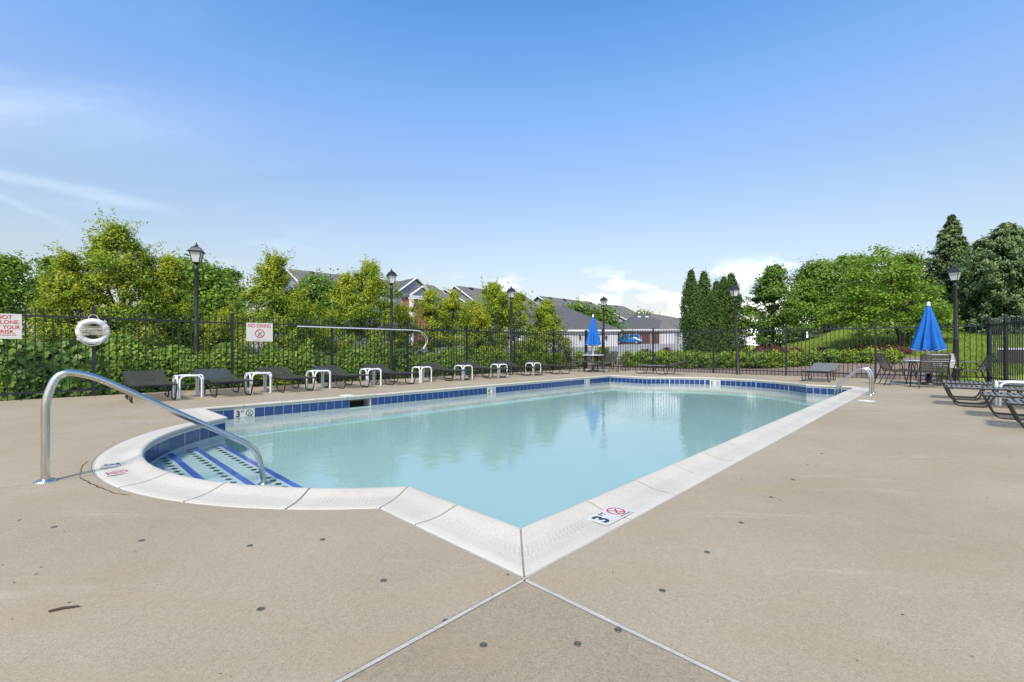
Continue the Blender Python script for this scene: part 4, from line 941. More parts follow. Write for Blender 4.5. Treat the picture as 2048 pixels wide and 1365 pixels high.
def tree(kind, px, d, pyt, rpx, lab, mt, grp, prof='round', base=0.25, nclump=70, nleaf=12000, leaf=0.055, asp=0.55, cs=0.30, seed=1, trunk=0.07, lobes=0.22, shell=0.55, flat=0.6, limbs=9, dx=0, z0=None, name='tree', yl=0.0, loose=0.22):
    x, y = R(px, d); g0 = hgt(x, y) if z0 is None else z0; H = HT(pyt, d)-g0; st = math.sqrt(1+(x/y)**2); rad = rpx*d/FPX/st*(1.32 if prof in ('mound', 'plume') else 1.0)
    r = empty(name, (x, y, g0-0.03)); tag(r, lab, kind, grp); rs = np.random.RandomState(seed)
    P, Nv, T, C = crown_points(rs, H-cs*0.4, max(0.2, rad-cs*0.45), H*base, PR[prof], nclump, nleaf, cs, lobes, shell, flat, loose)
    if prof in ('mound', 'plume'):                                     # ragged shoots standing out of the outline
        for q in range(int(nclump*0.35)):
            c = C[int(rs.randint(0, len(C)))]; t = c[2]/H
            if t < 0.35: continue
            o_ = np.array([c[0]*1.0, c[1]*1.0, 0.0]); o_ /= max(1e-3, np.linalg.norm(o_)); up = np.array([0, 0, 1.0]); k = 26; L_s = rs.uniform(0.15, 0.5)
            q_ = rs.uniform(size=(k, 1)); pp_ = c+(o_*0.55+up*0.75+rs.normal(size=3)*0.25)*L_s*(0.3+q_)+rs.normal(size=(k, 3))*0.035
            P = np.concatenate([P, pp_]); Nv = np.concatenate([Nv, rs.normal(size=(k, 3))+up*0.5]); T = np.concatenate([T, 0.5+0.2*rs.normal(size=k)])
    keep = P[:, 2] > 0.02; P, Nv, T = P[keep], Nv[keep], T[keep]
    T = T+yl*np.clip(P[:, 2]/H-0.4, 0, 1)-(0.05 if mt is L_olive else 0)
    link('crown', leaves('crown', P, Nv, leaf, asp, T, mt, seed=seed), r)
    tb_ = MB(); hh = H*(0.82 if prof != 'round' else 0.7); wob = [Vector((rs.normal()*0.03*H*0.3*k, rs.normal()*0.03*H*0.3*k, hh*k/5)) for k in range(6)]; wob[0] = Vector((0, 0, -0.1))
    tb_.tube(wob, [trunk*(1-0.13*k) for k in range(6)], 8)
    for c in rs.permutation(len(C))[:limbs]:
        cc = Vector(C[c]); k = min(4, max(1, int(cc.z/hh*4))); a = wob[k]*0.75+wob[k-1]*0.25
        if cc.z < a.z: a = wob[max(0, k-1)]+Vector((0, 0, 0.1))
        m_ = (a+cc)/2+Vector((rs.normal(), rs.normal(), rs.normal()))*0.06*H*0.3; tb_.tube([a, m_, cc], [trunk*0.42, trunk*0.3, trunk*0.12], 5, cap=False)
    tb_.obj('trunk', M_bark, r); return r
YG = 'yellow green trees behind the left fence'
OL = dict(mt=L_olive, asp=0.42, flat=0.85, lobes=0.26, shell=0.5, base=0.0, grp=YG, loose=0.30)
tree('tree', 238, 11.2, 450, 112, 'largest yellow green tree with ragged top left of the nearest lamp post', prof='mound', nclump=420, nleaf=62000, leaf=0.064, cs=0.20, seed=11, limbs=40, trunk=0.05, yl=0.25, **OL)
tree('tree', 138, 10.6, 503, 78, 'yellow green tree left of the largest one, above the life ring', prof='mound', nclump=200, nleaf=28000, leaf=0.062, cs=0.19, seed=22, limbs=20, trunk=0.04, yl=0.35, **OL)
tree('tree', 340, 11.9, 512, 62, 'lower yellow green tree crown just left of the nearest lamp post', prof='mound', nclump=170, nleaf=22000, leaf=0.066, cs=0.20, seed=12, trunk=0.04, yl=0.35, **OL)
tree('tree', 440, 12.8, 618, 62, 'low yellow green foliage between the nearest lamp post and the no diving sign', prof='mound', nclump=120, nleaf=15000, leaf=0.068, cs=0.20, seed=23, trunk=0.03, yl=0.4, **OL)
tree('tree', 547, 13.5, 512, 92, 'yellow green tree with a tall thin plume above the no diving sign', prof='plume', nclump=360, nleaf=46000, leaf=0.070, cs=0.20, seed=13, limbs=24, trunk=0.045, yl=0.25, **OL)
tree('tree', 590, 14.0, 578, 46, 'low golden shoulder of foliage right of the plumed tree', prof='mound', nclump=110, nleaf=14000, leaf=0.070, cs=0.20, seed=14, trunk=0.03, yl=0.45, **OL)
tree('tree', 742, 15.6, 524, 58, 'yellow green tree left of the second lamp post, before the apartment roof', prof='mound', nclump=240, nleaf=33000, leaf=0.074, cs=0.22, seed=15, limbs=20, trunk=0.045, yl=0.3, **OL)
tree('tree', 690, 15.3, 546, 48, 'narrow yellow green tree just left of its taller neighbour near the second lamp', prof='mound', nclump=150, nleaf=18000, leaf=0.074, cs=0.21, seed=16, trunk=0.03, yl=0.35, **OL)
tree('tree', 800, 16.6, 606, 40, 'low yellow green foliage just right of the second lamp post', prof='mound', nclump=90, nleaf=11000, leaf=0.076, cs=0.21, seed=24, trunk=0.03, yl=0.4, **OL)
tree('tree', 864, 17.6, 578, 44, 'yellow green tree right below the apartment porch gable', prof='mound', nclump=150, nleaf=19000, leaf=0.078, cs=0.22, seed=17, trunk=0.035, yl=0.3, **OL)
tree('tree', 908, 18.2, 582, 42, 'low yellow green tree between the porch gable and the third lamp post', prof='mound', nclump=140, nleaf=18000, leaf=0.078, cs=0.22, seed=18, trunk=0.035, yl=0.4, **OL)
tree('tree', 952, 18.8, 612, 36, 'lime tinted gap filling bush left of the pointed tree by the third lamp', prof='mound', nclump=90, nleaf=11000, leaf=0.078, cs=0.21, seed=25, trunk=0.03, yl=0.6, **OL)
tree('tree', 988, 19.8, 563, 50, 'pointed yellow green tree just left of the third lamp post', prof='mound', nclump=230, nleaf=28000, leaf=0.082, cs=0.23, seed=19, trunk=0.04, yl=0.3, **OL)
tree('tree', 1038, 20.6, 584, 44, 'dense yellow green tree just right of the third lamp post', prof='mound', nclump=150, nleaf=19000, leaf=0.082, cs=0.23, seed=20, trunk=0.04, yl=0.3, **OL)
OL['lobes'] = 0.10
tree('tree', 1094, 21.6, 600, 62, 'conical yellow green tree at the right end of the row, beside the white garage', prof='hump', nclump=260, nleaf=34000, leaf=0.082, cs=0.25, seed=21, trunk=0.05, yl=0.3, **OL)
BG = 'green trees in the distance on the left'
BR = dict(grp=BG, mt=L_bright, leaf=0.17, asp=0.6, flat=0.55, lobes=0.2)
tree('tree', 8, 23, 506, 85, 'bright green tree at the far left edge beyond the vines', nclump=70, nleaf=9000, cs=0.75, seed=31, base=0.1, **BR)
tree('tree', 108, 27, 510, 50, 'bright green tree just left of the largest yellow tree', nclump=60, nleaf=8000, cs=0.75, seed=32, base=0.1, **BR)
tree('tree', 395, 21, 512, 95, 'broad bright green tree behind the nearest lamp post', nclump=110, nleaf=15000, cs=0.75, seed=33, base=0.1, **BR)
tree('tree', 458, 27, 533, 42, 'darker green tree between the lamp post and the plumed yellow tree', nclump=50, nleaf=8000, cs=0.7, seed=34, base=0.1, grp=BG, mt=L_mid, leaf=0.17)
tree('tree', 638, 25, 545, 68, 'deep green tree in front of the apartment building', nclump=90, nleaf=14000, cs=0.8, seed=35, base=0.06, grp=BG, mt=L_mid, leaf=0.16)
tree('tree', 942, 38, 600, 28, 'small green tree in front of the middle apartment building', nclump=40, nleaf=4000, cs=0.9, seed=36, base=0.1, grp=BG, mt=L_mid, leaf=0.24)
SG = 'small round green trees before the far apartments'
tree('tree', 1158, 74, 599, 38, 'small green tree above the white garage roof, left of the lamp', nclump=45, nleaf=4500, cs=1.6, seed=37, base=0.15, grp=SG, mt=L_mid, leaf=0.42)
tree('tree', 1205, 75, 610, 40, 'small green tree right behind the lamp by the farther umbrella', nclump=45, nleaf=4500, cs=1.8, seed=38, base=0.15, grp=SG, mt=L_mid, leaf=0.45)
tree('tree', 1252, 94, 626, 40, 'small green tree between the two garage roofs', nclump=45, nleaf=4500, cs=1.8, seed=39, base=0.1, grp=SG, mt=L_mid, leaf=0.45)
tree('tree', 1285, 96, 620, 30, 'small green tree left of the hip roof peak', nclump=35, nleaf=3500, cs=1.6, seed=40, base=0.15, grp=SG, mt=L_mid, leaf=0.45)
# columnar evergreens
AR = 'columnar evergreens beyond the far fence'
for i, (px, d, py, rp, lab) in enumerate([(1382, 27.5, 543, 20, 'leftmost tall columnar evergreen of the dark group'), (1408, 28, 545, 24, 'second columnar evergreen from the left, straight topped'), (1397, 26, 580, 24, 'short columnar evergreen standing in front of the two leftmost ones'),
        (1433, 26.5, 566, 27, 'middle columnar evergreen of the dark group'), (1447, 28, 556, 20, 'slim columnar evergreen behind the middle one'), (1463, 26.5, 549, 38, 'rightmost broad columnar evergreen behind the leaning lamp post')]):
    tree('evergreen', px, d, py, rp, lab, L_thuja, AR, prof='column' if i != 5 else 'hump', base=0.0, nclump=330, nleaf=30000, leaf=0.10, asp=0.5, cs=0.22, seed=50+i, lobes=0.10, shell=0.75, flat=1.7, trunk=0.08, limbs=3, loose=0.08)
# deciduous trees on the right
DG = 'leafy trees beyond the lawn'
tree('tree', 1546, 25.5, 526, 66, 'open leafy maple with gaps in its crown, right of the dark evergreens', L_mid, DG, prof='egg', base=0.14, nclump=120, nleaf=17000, leaf=0.15, cs=0.42, seed=61, trunk=0.07, lobes=0.22, shell=0.35, limbs=24)
tree('tree', 1640, 33, 520, 62, 'dark broad crowned tree behind the maples, above the board fence', L_mid, DG, prof='dome', base=0.28, nclump=110, nleaf=15000, leaf=0.20, cs=0.75, seed=62, trunk=0.18, lobes=0.15)
tree('tree', 1700, 37, 505, 75, 'tall dark tree rising behind the bright spreading maple', L_mid, DG, prof='round', base=0.2, nclump=110, nleaf=13000, leaf=0.22, cs=0.85, seed=63, trunk=0.2)
tree('tree', 1808, 38, 500, 62, 'dark tree between the bright maple and the tall spruce', L_mid, DG, prof='round', base=0.15, nclump=100, nleaf=12000, leaf=0.22, cs=0.85, seed=64, trunk=0.2)
tree('tree', 1605, 30, 560, 42, 'yellowish green small tree left of the broad dark crown', L_bright, DG, prof='egg', base=0.2, nclump=60, nleaf=8000, leaf=0.17, cs=0.5, seed=65, trunk=0.08)
def maple():
    d = 21.0; x, y = R(1806, d); g0 = hgt(x, y); r = empty('tree', (x, y, g0-0.03)); tag(r, 'broad bright green maple with a leaning trunk on the lawn behind the nearer umbrella', 'tree', DG); rs = np.random.RandomState(66)
    P = []; Nv = []; T = []; C = []
    for c in range(340):
        px = rs.uniform(1662, 1905); e = (px-1775)/125.0; e = max(-0.98, min(0.98, e)); top = 692-205*math.sqrt(1-e*e)*(1.0 if px < 1800 else 0.93)*(0.93+0.05*math.sin(px/9.0)+0.05*math.sin(px/23.0+1)); bot = 668+16*math.sin(px/17.0)-18*abs(e); py = bot+(top-bot)*rs.uniform()**0.85
        dd = d+rs.uniform(-2.4, 2.4)*math.sqrt(max(0.05, 1-e*e)); xx, yy = R(px, dd); zz_ = HT(py+6, dd); cc = np.array([xx-x, yy-y, zz_-g0]); C.append(cc); k = 105
        dr = rs.normal(size=(k, 3)); dr /= np.linalg.norm(dr, axis=1, keepdims=True); dr *= rs.uniform(size=(k, 1))**0.45
        dr[:30] *= 1.35; P.append(cc+dr*np.array([0.40, 0.40, 0.17])); Nv.append(dr*0.5+np.array([0, -0.1, 0.9])+rs.normal(size=(k, 3))*0.5); T.append(0.42+0.2*rs.normal(size=k)+rs.normal()*0.12)
    link('crown', leaves('crown', np.concatenate(P), np.concatenate(Nv), 0.115, 0.6, np.concatenate(T), L_bright, seed=66), r)
    t = MB(); tk = [Vector((0, 0, -0.2)), Vector((-0.12, 0, 0.5)), Vector((-0.30, 0, 1.05)), Vector((-0.42, 0, 1.6)), Vector((-0.5, 0.1, 2.4)), Vector((-0.55, 0.1, 3.4))]; t.tube(tk, [0.15, 0.12, 0.11, 0.09, 0.07, 0.04], 9)
    for c in rs.permutation(len(C))[:40]:
        a = tk[2+int(rs.randint(0, 3))]; cc = Vector(C[c]); t.tube([a, (a+cc)/2+Vector((0, 0, 0.2)), cc], [0.05, 0.035, 0.012], 5, cap=False)
    t.obj('trunk', M_bark, r)
maple()
def spruce(px, d, pyt, rpx, lab, seed, nb=330, z0=None, sh=1.0, fat=1.5, ex=0.85):
    x, y = R(px, d); g0 = hgt(x, y); H = HT(pyt, d)-g0; st = math.sqrt(1+(x/y)**2); rad = rpx*d/FPX/st
    r = empty('tree', (x, y, g0-0.03)); tag(r, lab, 'spruce tree', 'tall spruces on the right'); rs = np.random.RandomState(seed); P = []; Nv = []; T = []; AX = []; tb_ = MB(); tb_.tube([(0, 0, -0.2), (0, 0, H*0.5), (0, 0, H*0.98)], [0.22, 0.13, 0.02], 8)
    for k in range(nb):
        t = 1-(1-rs.uniform()**0.85)*0.985; z = H*(1-(1-t)) ; t = z/H; th = rs.uniform(0, 2*PI); L = rad*min(1.0, (1-t)*fat+0.02)**ex*rs.uniform(0.58, 1.20)*(1+0.16*math.sin(3*th+seed)+0.10*math.sin(11*t+2*th)); c, s = math.cos(th), math.sin(th)
        m_ = max(6, int(12+34*L)); q = rs.uniform(size=m_)**0.7; zz_ = z-L*0.10*q-0.20*L*np.sin(PI*q*0.8)*sh+0.16*L*q**3
        bx_ = c*L*q+rs.normal(size=m_)*0.06; by_ = s*L*q+rs.normal(size=m_)*0.06; side = rs.uniform(-1, 1, m_)*0.30*L*(1.02-q)**0.6*0.8; hang = np.abs(rs.normal(size=m_))*0.13
        for rep in range(4):
            sd_ = side*rs.uniform(0.3, 1.0, m_)+rs.normal(size=m_)*0.05; p = np.stack([bx_-s*sd_, by_+c*sd_, zz_-hang*rep*0.45+rs.normal(size=m_)*0.03], 1); P.append(p)
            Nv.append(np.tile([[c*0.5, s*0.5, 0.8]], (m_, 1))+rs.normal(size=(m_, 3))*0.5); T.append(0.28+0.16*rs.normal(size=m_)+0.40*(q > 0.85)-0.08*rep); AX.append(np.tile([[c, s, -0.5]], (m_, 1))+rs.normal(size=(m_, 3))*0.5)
        if k % 5 == 0: tb_.tube([(0, 0, z), (c*L*0.5, s*L*0.5, z-0.12*L), (c*L*0.9, s*L*0.9, z-0.16*L)], [0.035, 0.025, 0.01], 4, cap=False)
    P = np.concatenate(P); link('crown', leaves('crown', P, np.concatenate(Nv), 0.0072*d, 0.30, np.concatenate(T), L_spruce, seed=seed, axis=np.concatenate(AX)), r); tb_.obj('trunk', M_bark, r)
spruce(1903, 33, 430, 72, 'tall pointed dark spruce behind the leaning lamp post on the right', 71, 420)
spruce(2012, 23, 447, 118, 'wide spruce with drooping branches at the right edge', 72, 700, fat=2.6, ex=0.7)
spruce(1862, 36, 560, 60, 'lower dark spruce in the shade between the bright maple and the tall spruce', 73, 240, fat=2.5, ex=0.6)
# dark understorey on the crest
def shrub(px, d, pyt, rpx, lab, mt, grp, n=3000, leaf=0.07, seed=1, asp=0.6, cs=0.16, kind='shrub', tb=0.0, nc=60, yl=0.4, base=0.02):
    x, y = R(px, d); g0 = hgt(x, y); H = max(0.25, HT(pyt, d)-g0); st = math.sqrt(1+(x/y)**2); rad = rpx*d/FPX/st
    r = empty('shrub', (x, y, g0-0.02)); tag(r, lab, kind, grp); rs = np.random.RandomState(seed)
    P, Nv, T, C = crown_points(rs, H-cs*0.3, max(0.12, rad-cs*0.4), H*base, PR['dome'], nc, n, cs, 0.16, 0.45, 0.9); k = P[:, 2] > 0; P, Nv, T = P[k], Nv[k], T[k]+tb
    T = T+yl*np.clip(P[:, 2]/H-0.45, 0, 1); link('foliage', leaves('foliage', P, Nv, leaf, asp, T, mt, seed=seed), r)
    s = MB()
    for c in C[:14]: s.tube([(0, 0, 0), (c[0]*0.4, c[1]*0.4, c[2]*0.5), tuple(c)], [0.018, 0.012, 0.005], 4, cap=False)
    s.obj('stems', M_bark, r)['kind'] = 'stuff'; return r
for i, (px, d, py, rp) in enumerate([(1720, 39, 588, 70), (1800, 40, 590, 60), (1895, 34, 585, 60), (1660, 36, 612, 40), (1950, 30, 600, 50)]):
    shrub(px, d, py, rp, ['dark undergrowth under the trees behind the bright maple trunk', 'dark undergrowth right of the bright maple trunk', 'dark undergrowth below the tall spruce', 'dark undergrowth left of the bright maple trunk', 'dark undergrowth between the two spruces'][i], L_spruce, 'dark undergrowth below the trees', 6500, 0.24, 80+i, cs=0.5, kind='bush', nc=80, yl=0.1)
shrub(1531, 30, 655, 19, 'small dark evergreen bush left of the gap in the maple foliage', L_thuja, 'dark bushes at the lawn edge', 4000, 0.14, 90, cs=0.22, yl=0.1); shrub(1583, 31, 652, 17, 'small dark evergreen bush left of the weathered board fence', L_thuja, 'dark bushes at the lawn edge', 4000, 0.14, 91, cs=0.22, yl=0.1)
# shrub bed behind the far fence
names = ['under the farther umbrella edge, right of the dining chairs', 'left of the fence post nearest the blue car', 'right below the blue car', 'below the brown garage doors', 'before the garage corner', 'left at the foot of the columnar evergreens', 'at the foot of the columnar evergreens left of the leaning lamp', 'just right of the leaning lamp post',
         'in front of the open maple', 'right of the open maple trunk', 'left of the pale lounger by the far right corner', 'directly behind the pale lounger by the far right corner', 'between the steel ladder rails and the lawn', 'just left of the dining chair at the right', 'right end of the bed by the nearer umbrella', 'behind the left dining chair of the nearer table']
HB = 'green shrubs in the bed beyond the far fence'
row = [(1258, 22.8, 702), (1290, 22.6, 701), (1322, 22.2, 702), (1352, 21.9, 701), (1384, 21.6, 702), (1416, 21.2, 706), (1448, 20.9, 704), (1480, 20.5, 704), (1515, 20.1, 703), (1550, 19.7, 702), (1588, 19.3, 701), (1626, 18.9, 700), (1664, 18.5, 700), (1702, 18.1, 699), (1742, 17.7, 699), (1784, 17.2, 702)]
for i, (px, d, py) in enumerate(row):
    m_ = L_lime if i in (0, 2, 7, 9, 10, 13, 14, 15) else L_mid
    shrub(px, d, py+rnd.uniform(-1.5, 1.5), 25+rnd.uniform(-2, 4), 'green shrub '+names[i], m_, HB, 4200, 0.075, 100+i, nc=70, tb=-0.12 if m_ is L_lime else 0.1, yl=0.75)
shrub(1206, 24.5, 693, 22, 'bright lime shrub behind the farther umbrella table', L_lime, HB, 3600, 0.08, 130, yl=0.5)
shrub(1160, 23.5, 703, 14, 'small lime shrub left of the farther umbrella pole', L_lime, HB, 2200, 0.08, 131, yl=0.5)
PB = 'dark red barberry shrubs behind the green bed'
pn = ['left, before the parking lot', 'before the brown garage doors', 'left of the open maple', 'under the open maple', 'right of the open maple', 'before the lawn left of the board fence', 'on the lawn edge left of the bright maple trunk', 'under the bright maple trunk', 'ending the row beside the nearer umbrella']
for i, (px, d, py, rp) in enumerate([(1290, 25.5, 697, 18), (1334, 25.2, 696, 20), (1520, 22.5, 693, 20), (1550, 22.2, 692, 22), (1592, 21.8, 695, 20), (1640, 21.2, 697, 24), (1716, 20.2, 695, 22), (1760, 19.6, 694, 26), (1802, 19.0, 701, 22)]):
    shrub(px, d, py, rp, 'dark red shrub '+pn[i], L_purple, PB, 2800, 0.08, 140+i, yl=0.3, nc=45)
# vines and shrubs pressed behind the left fence
def vine(i0, i1, off, zmax, n, size, lab, seed, mt, grp):
    a = FP+FD*(PN*i0); r = empty('vine_bush', (a.x, a.y, -0.03), FROT); tag(r, lab, 'bush', grp); rs = np.random.RandomState(seed); L = PN*(i1-i0)
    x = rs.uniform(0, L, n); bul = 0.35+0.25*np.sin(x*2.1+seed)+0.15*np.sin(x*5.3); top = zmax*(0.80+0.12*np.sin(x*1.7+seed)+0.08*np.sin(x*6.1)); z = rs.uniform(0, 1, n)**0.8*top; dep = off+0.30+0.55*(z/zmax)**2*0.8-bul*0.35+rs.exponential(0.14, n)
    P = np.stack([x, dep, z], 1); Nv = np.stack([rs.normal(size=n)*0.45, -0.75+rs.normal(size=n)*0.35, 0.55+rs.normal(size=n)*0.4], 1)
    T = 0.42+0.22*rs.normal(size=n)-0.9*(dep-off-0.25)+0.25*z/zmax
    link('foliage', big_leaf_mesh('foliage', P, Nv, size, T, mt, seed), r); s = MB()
    for k in range(26): xx = rs.uniform(0, L); s.tube([(xx, off+0.6, 0), (xx+rs.normal()*0.2, off+0.5, zmax*0.4), (xx+rs.normal()*0.4, off+0.6, zmax*0.75)], [0.014, 0.010, 0.004], 4, cap=False)
    s.obj('stems', M_bark, r)['kind'] = 'stuff'
VG = 'leafy bushes pressed behind the left fence'
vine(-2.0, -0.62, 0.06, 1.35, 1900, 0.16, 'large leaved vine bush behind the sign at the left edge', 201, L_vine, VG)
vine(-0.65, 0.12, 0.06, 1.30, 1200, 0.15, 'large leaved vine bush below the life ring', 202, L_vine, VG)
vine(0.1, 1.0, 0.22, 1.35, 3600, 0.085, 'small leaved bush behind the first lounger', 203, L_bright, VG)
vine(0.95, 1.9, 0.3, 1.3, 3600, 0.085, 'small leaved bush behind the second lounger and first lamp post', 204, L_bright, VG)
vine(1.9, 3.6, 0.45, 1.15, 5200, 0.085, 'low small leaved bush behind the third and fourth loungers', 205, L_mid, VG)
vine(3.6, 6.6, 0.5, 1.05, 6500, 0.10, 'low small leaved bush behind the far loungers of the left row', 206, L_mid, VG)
# grass blades on the lawn near enough to read
def grass():
    rs = np.random.RandomState(5); P = []
    while sum(len(p) for p in P) < 52000:
        px = rs.uniform(1500, 2060, 6000); d = 13.5+rs.uniform(size=6000)**1.6*17; x = (px-CX)*d/FPX; q = np.stack([x, d], 1)
        ok = [];
        for a, b in q:
            u, v = UV(a, b); s = outside(u, v); s1 = u-farline(v)
            ok.append(s > 0.12 and not (0 < s1 < 6.2 and v > 0.2) )
        P.append(q[np.array(ok)])
    P = np.concatenate(P)[:52000]; z = np.array([hgt(a, b) for a, b in P]); n = len(P); h = rs.uniform(0.05, 0.10, n); P3 = np.stack([P[:, 0], P[:, 1], z+h*0.4], 1)
    Nv = rs.normal(size=(n, 3))*np.array([1, 1, 0.15])+np.array([0, -0.6, 0]); ax = np.tile([[0, 0, 1.0]], (n, 1))+rs.normal(size=(n, 3))*0.3
    me = leaves('grass', P3, Nv, 0.13, 0.14, 0.5+0.28*rs.normal(size=n), L_grass, seed=5, axis=ax); tag(link('grass', me), 'short green grass of the lawn rising beyond the fence', 'grass', kind='stuff')
L_grass = leafmat('grass_blade', [(0.0, (0.14, 0.23, 0.028)), (0.6, (0.24, 0.34, 0.042)), (1.0, (0.36, 0.42, 0.08))])
grass()
# ------------------------------------------------------------------ buildings
def quad(m, pts, mi=0): m.add(pts, [tuple(range(len(pts)))], mi)
def apartment(t0, t1, wdt, zr, ze, lab, gab=True, windows=True, sec=None):
    """ridge runs along the building line from t0 to t1; near slope falls towards the pool"""
    B0 = Vector((-25.7, 51.0)); bd = Vector((0.7213, 0.6926)); ang = math.atan2(bd.y, bd.x); o_ = B0+bd*t0; r = empty('apartment_building', (o_.x, o_.y, 0), ang); tag(r, lab, 'building', 'grey roofed apartment buildings behind the trees'); L = t1-t0; hw = wdt/2
    w = MB(); w.box((L/2, 0, ze/2), (L-0.6, wdt-1.2, ze)); w.add([(0.3, -hw+0.6, ze), (0.3, hw-0.6, ze), (0.3, 0, zr-0.35)], [(0, 2, 1)]); w.add([(L-0.3, -hw+0.6, ze), (L-0.3, hw-0.6, ze), (L-0.3, 0, zr-0.35)], [(0, 1, 2)]); w.obj('wall', M_siding, r)
    f = MB(); th = 0.22
    for s in (-1, 1):
        a = [(0, 0, zr), (L, 0, zr), (L, s*hw, ze-0.15), (0, s*hw, ze-0.15)]; b = [(x, y, z-th) for x, y, z in a]; f.add(a+b, [(0, 1, 2, 3), (7, 6, 5, 4), (0, 3, 7, 4), (1, 5, 6, 2), (3, 2, 6, 7)], 0)
    f.obj('roof', M_roofw, r)
    for x in (-0.06, L+0.06):
        for s in (-1, 1): MB().tube([(x, 0, zr-0.10), (x, s*(hw+0.05), ze-0.28)], 0.12, 4).obj('rake_board', M_trim, r)
    MB().box((L/2, -hw-0.08, ze-0.25), (L, 0.14, 0.28)).obj('gutter', M_trim, r)
    vm = MB().box((0, 0, 0), (0.5, 0.5, 0.3)).mesh('roof_vent', M_lamp)
    for k in range(int(L/4)): link('roof_vent', vm, r, (2.5+k*4, -0.75, zr-0.32), 0, 0.45)
    if windows:
        wmsh = MB(); wmsh.box((0, 0, 0), (1.5, 0.10, 1.6), mi=0); wmsh.box((0, -0.04, 0), (1.3, 0.06, 1.4), mi=1); wme = wmsh.mesh('window', [M_trim, M_win])
        for k in range(int(L/3.4)):
            for z in (2.6, 5.4, 8.0):
                if z+0.9 < ze: link('window', wme, r, (1.9+k*3.4, -hw+0.58, z+0.6))
    if gab:                                                             # porch bay with its own small gables, columns and brick
        for (x, hwg, dep, zp, zq, brk_) in ((11.9, 3.0, 0.6, 9.35, 7.1, 0), (11.6, 1.7, 2.4, 8.15, 6.95, 1)):
            g_ = MB()
            for s in (-1, 1):
                a = [(x, 0, zp), (x, -hw-dep, zp), (x+s*hwg, -hw-dep, zq), (x+s*hwg, 0, zq)]; b = [(p, q, z-0.2) for p, q, z in a]; g_.add(a+b, [(0, 1, 2, 3), (7, 6, 5, 4), (1, 5, 6, 2), (2, 6, 7, 3)])
            g_.obj('porch_roof', M_roof, r)
            pw = MB(); pw.box((x, -hw-dep/2+0.4, zq/2), (2*hwg-0.5, dep+0.6, zq)); pw.obj('brick_bay' if brk_ else 'gable_bay', M_brick if brk_ else M_siding, r)
            q_ = MB(); y0 = -hw-dep+0.12; q_.add([(x-hwg+0.2, y0, zq), (x+hwg-0.2, y0, zq), (x, y0, zp-0.25)], [(0, 1, 2)]); q_.obj('gable_panel', M_siding, r)
            for s in (-1, 1): MB().tube([(x, y0-0.2, zp-0.05), (x+s*hwg, y0-0.2, zq-0.05)], 0.12, 4).obj('rake_board', M_trim, r)
            if not brk_: continue
            MB().box((x, y0-0.1, zq-0.2), (2*hwg, 0.5, 0.4)).obj('porch_beam', M_trim, r)
            for s in (-0.85, 0.85): MB().lathe([(0.28, 0), (0.28, zq-0.4)], 12, c=(x+s*hwg, y0-0.15, 0)).obj('column', M_trim, r)
    return r
b1 = apartment(0.2, 20.0, 15, 10.0, 6.6, 'nearest apartment building with long grey roof and white gabled brick porch')
apartment(23.8, 38, 14, 10.35, 6.6, 'middle apartment building with stepped white edged gable roofs', gab=False)
apartment(22.0, 30.5, 17.5, 9.7, 5.8, 'lower gabled wing in front of the middle apartment building', gab=False)
apartment(42, 58, 14, 10.3, 6.4, 'third apartment building showing its gable above the right end of the yellow trees', gab=False)
apartment(59, 70, 15, 10.2, 6.6, 'farthest apartment building behind the small round trees', gab=False)
def hip_garage(name_lab, cx, cy, L, Wd, rz, zg, ze, zr, doors, door_side=-1, mroof=None):
    """hip roofed garage, long side L along local x"""
    r = empty('garage', (cx, cy, zg), rz); tag(r, name_lab, 'garage', 'garages beyond the parking lot'); h = ze-zg; hr = zr-zg; e = 0.35
    MB().box((0, 0, h/2-0.5), (L, Wd, h+1.0)).obj('wall', M_wall, r)
    a = [(-L/2-e, -Wd/2-e, h), (L/2+e, -Wd/2-e, h), (L/2+e, Wd/2+e, h), (-L/2-e, Wd/2+e, h)]; q = min(L, Wd)/2; q = Wd/2 if L >= Wd else 0.1; rg = [(-L/2+q, 0, hr), (L/2-q, 0, hr)]
    f = MB()
    if L >= Wd: f.add(a+rg, [(0, 1, 5, 4), (2, 3, 4, 5)], 0); f.add(a+rg, [(1, 2, 5), (3, 0, 4)], 0)
    else: rg = [(0, -Wd/2+L/2, hr), (0, Wd/2-L/2, hr)]; f.add(a+rg, [(0, 1, 4), (2, 3, 5)], 0); f.add(a+rg, [(1, 2, 5, 4), (3, 0, 4, 5)], 0)
    f.obj('roof', mroof or M_roof, r)
    for (c, d_) in (((0, -Wd/2-e, h-0.12), (L+2*e+0.06, 0.10, 0.24)), ((0, Wd/2+e, h-0.12), (L+2*e+0.06, 0.10, 0.24)), ((-L/2-e, 0, h-0.12), (0.10, Wd+2*e, 0.24)), ((L/2+e, 0, h-0.12), (0.10, Wd+2*e, 0.24))): MB().box(c, d_).obj('fascia', M_trim, r)
    if doors:
        dw = (L-0.8)/doors
        for k in range(doors):
            x = -L/2+0.4+dw*(k+0.5); d_ = MB().box((x, -Wd/2-0.03, (h-0.45)/2), (dw-0.18, 0.08, h-0.45)).obj('garage_door', M_brown, r)
            pm_ = MB().box((0, 0, 0), (dw-0.34, 0.03, (h-0.5)/4-0.08)).mesh('door_panel', M_brown)
            for z in range(4): link('door_panel', pm_, d_, (x, -Wd/2-0.085, (h-0.45)*(z+0.5)/4))
        MB().box((0, -Wd/2-0.02, h-0.33), (L-0.6, 0.05, 0.22)).obj('door_header', M_trim, r)
    vm = MB().box((0, 0, 0), (0.55, 0.5, 0.3)).mesh('roof_vent', M_glass)
    return r, vm, h, hr, q
x0, y0_ = R(1232, 77.5); x1, y1_ = R(1357, 77.5); Lg = x1-x0
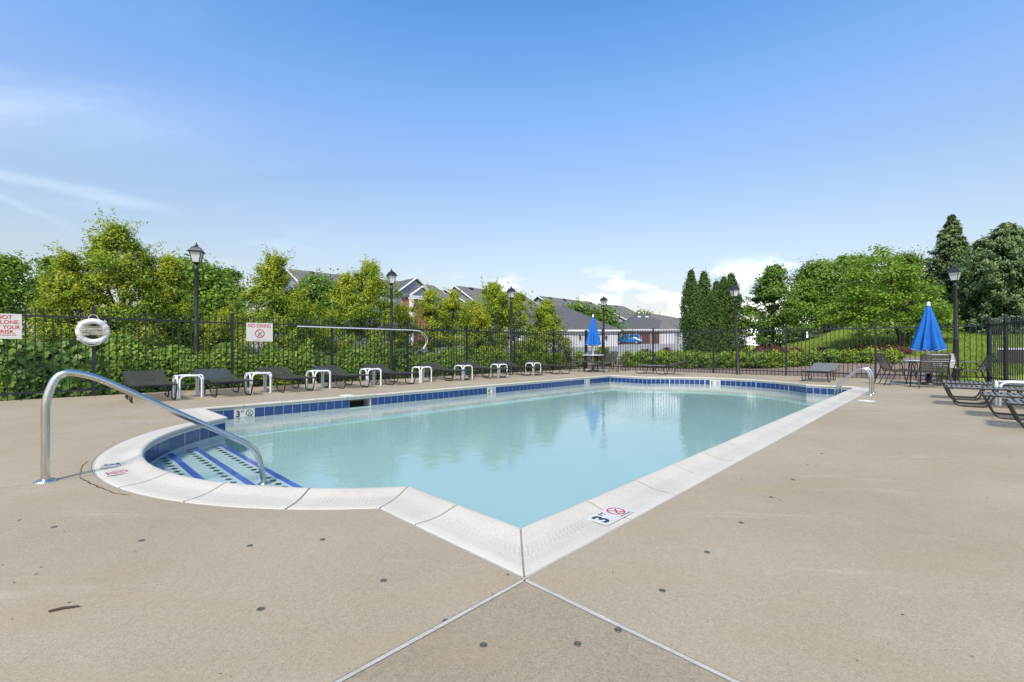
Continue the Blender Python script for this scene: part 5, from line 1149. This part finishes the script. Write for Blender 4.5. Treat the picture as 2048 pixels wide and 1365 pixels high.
rg, vm, h, hr, q = hip_garage('wide garage with brown doors and grey hip roof behind the blue car', (x0+x1)/2+0.6, 77.5+7.5, Lg, 15.0, 0.0, HT(689, 77), HT(659, 77.5), HT(627, 83.5), 4)
link('roof_vent', vm, rg, (-0.9, -7.5+3.9, h+(hr-h)*0.72), 0, 0.5); link('roof_vent', vm, rg, (0.5, -7.5+3.9, h+(hr-h)*0.72), 0, 0.5)
# its weathered long wing running away to the right
hip_garage('weathered long roof wing of the garage behind the columnar evergreens', 30.9, 89.6, 26, 11.6, math.radians(51.5), HT(689, 80), HT(659.5, 77.5), HT(627.6, 83.5), 0, mroof=M_roofw)
xa, ya = R(1238, 60); gl = 17.0
rg1, vm1, h1, hr1, q1 = hip_garage('white walled garage with dark hip roof behind the farther umbrella', xa-gl/2-0.2, 60+6.5, gl, 13.0, 0.0, HT(699, 60), HT(660, 60), HT(612, 66.5), 0)
for px in (1160, 1212):
    X_l = R(px, 60)[0]-(xa-gl/2-0.2); MB().box((X_l, -6.5-0.16, h1-1.0), (0.26, 0.28, 0.42)).obj('wall_light', M_lamp, rg1)
# blue car
def car(px, d, py, rz, lab):
    x, y = R(px, d); r = empty('parked_car', (x, y, HT(py, d)), rz); tag(r, lab, 'car'); L = 4.5; Wc = 1.84
    side = [(-2.22, 0.42), (-2.25, 0.75), (-2.10, 0.98), (-1.25, 1.10), (-0.55, 1.58), (0.1, 1.68), (1.35, 1.66), (1.95, 1.45), (2.22, 1.02), (2.25, 0.55), (2.15, 0.35), (1.85, 0.33)]
    for cx_ in (1.40, -1.40):
        side += [(cx_+0.40*math.cos(a), 0.33+0.40*math.sin(a)) for a in [0.0, PI*0.2, PI*0.4, PI*0.6, PI*0.8, PI]]
    side += [(-1.95, 0.34)]
    bm = MB(); n_ = len(side); vs = []
    for s in (-1, 1):
        for (a, z) in side: tum = 1.0 if z < 1.0 else 1.0-0.22*(z-1.0)/0.68; vs.append((a, s*Wc/2*tum*(0.94 if abs(a) > 2.0 else 1), z))
    bm.add(vs, [tuple(range(n_)), tuple(reversed(range(n_, 2*n_)))]+[(i, n_+i, n_+(i+1) % n_, (i+1) % n_) for i in range(n_)]); bm.obj('body', M_car, r, tri=True)
    for s in (-1, 1):
        for w_ in ([(-0.95, 1.12), (-0.5, 1.48), (0.12, 1.56), (0.12, 1.12)], [(0.2, 1.12), (0.2, 1.56), (1.02, 1.55), (1.02, 1.12)], [(1.10, 1.12), (1.10, 1.54), (1.62, 1.45), (1.80, 1.16)]):
            g_ = MB(); g_.add([(a, s*(Wc/2*(1.0-0.22*(z-1.0)/0.68)+0.008), z) for a, z in w_], [(0, 1, 2, 3) if s < 0 else (3, 2, 1, 0)]); g_.obj('side_window', M_win, r)
    g_ = MB(); g_.add([(-1.24, -0.72, 1.115), (-1.24, 0.72, 1.115), (-0.57, 0.64, 1.585), (-0.57, -0.64, 1.585)], [(0, 1, 2, 3)]); g_.obj('windscreen', M_win, r)
    g_ = MB(); g_.add([(1.99, -0.68, 1.43), (1.99, 0.68, 1.43), (2.21, 0.76, 1.10), (2.21, -0.76, 1.10)], [(0, 1, 2, 3)]); g_.obj('rear_window', M_win, r)
    for s in (-1, 1):
        for a in (-1.40, 1.40):
            w_ = MB(); w_.lathe([(0.33, -0.11), (0.35, -0.08), (0.35, 0.08), (0.33, 0.11)], 20); wo_ = w_.obj('wheel', M_tyre, r, (a, s*(Wc/2-0.12), 0.34), 0, rx=PI/2)
            MB().lathe([(0.22, -0.125), (0.22, 0.125)], 14).obj('rim', M_rim, wo_)
        MB().box((2.14, s*0.78, 1.05), (0.22, 0.24, 0.34)).obj('tail_light', M_lred, r); MB().box((-2.18, s*0.70, 0.80), (0.20, 0.34, 0.16)).obj('headlight', M_glass, r)
        MB().box((-0.75, s*1.0, 1.12), (0.16, 0.2, 0.14)).obj('mirror', M_car, r)
    MB().box((0, 0, 0.36), (4.3, 1.78, 0.14)).obj('sill', M_tyre, r)
car(1257, 74, 689, math.radians(-22), 'bright blue parked car in front of the brown garage doors')
# weathered board fence on the crest of the lawn
def board_fence(pa, pb, d0, d1, ta, tb_, lab):
    xa_, ya_ = R(pa, d0); xb, yb = R(pb, d1); v = Vector((xb-xa_, yb-ya_)); L = v.length; r = empty('board_fence', (xa_, ya_, 0), math.atan2(v.y, v.x)); tag(r, lab, 'fence', 'weathered board fences on the lawn crest'); za, zb = HT(ta, d0), HT(tb_, d1); n_ = int(L/0.30)
    bme = MB().box((0, 0, -1.0), (0.27, 0.04, 2.0)).mesh('board', M_wood)
    for k in range(n_): t = (k+0.5)/n_; link('board', bme, r, (L*t, rnd.uniform(-0.02, 0.02), za+(zb-za)*t+rnd.uniform(-0.03, 0.03)))
board_fence(1586, 1613, 40, 41, 655, 658, 'short weathered board fence panel left of a tree trunk on the lawn crest'); board_fence(1616, 1664, 41, 39, 656, 650, 'longer weathered board fence panel right of the tree trunk on the lawn crest')
# air conditioner beyond the right fence
x, y = R(2036, 15.2); ac = empty('ac_unit', (x, y, hgt(x, y)), 0.5); tag(ac, 'dark air conditioning unit with a pale top behind the right fence', 'air conditioner'); zt = HT(700, 15.2)-hgt(x, y)
MB().box((0, 0, zt/2), (0.75, 0.75, zt)).obj('casing', M_strap, ac); MB().box((0, 0, zt+0.03), (0.80, 0.80, 0.06)).obj('top_cover', M_white, ac)
for k in range(8): MB().box((0, -0.385, 0.12+k*(zt-0.2)/8), (0.66, 0.03, 0.02)).obj('louvre', M_lamp, ac)
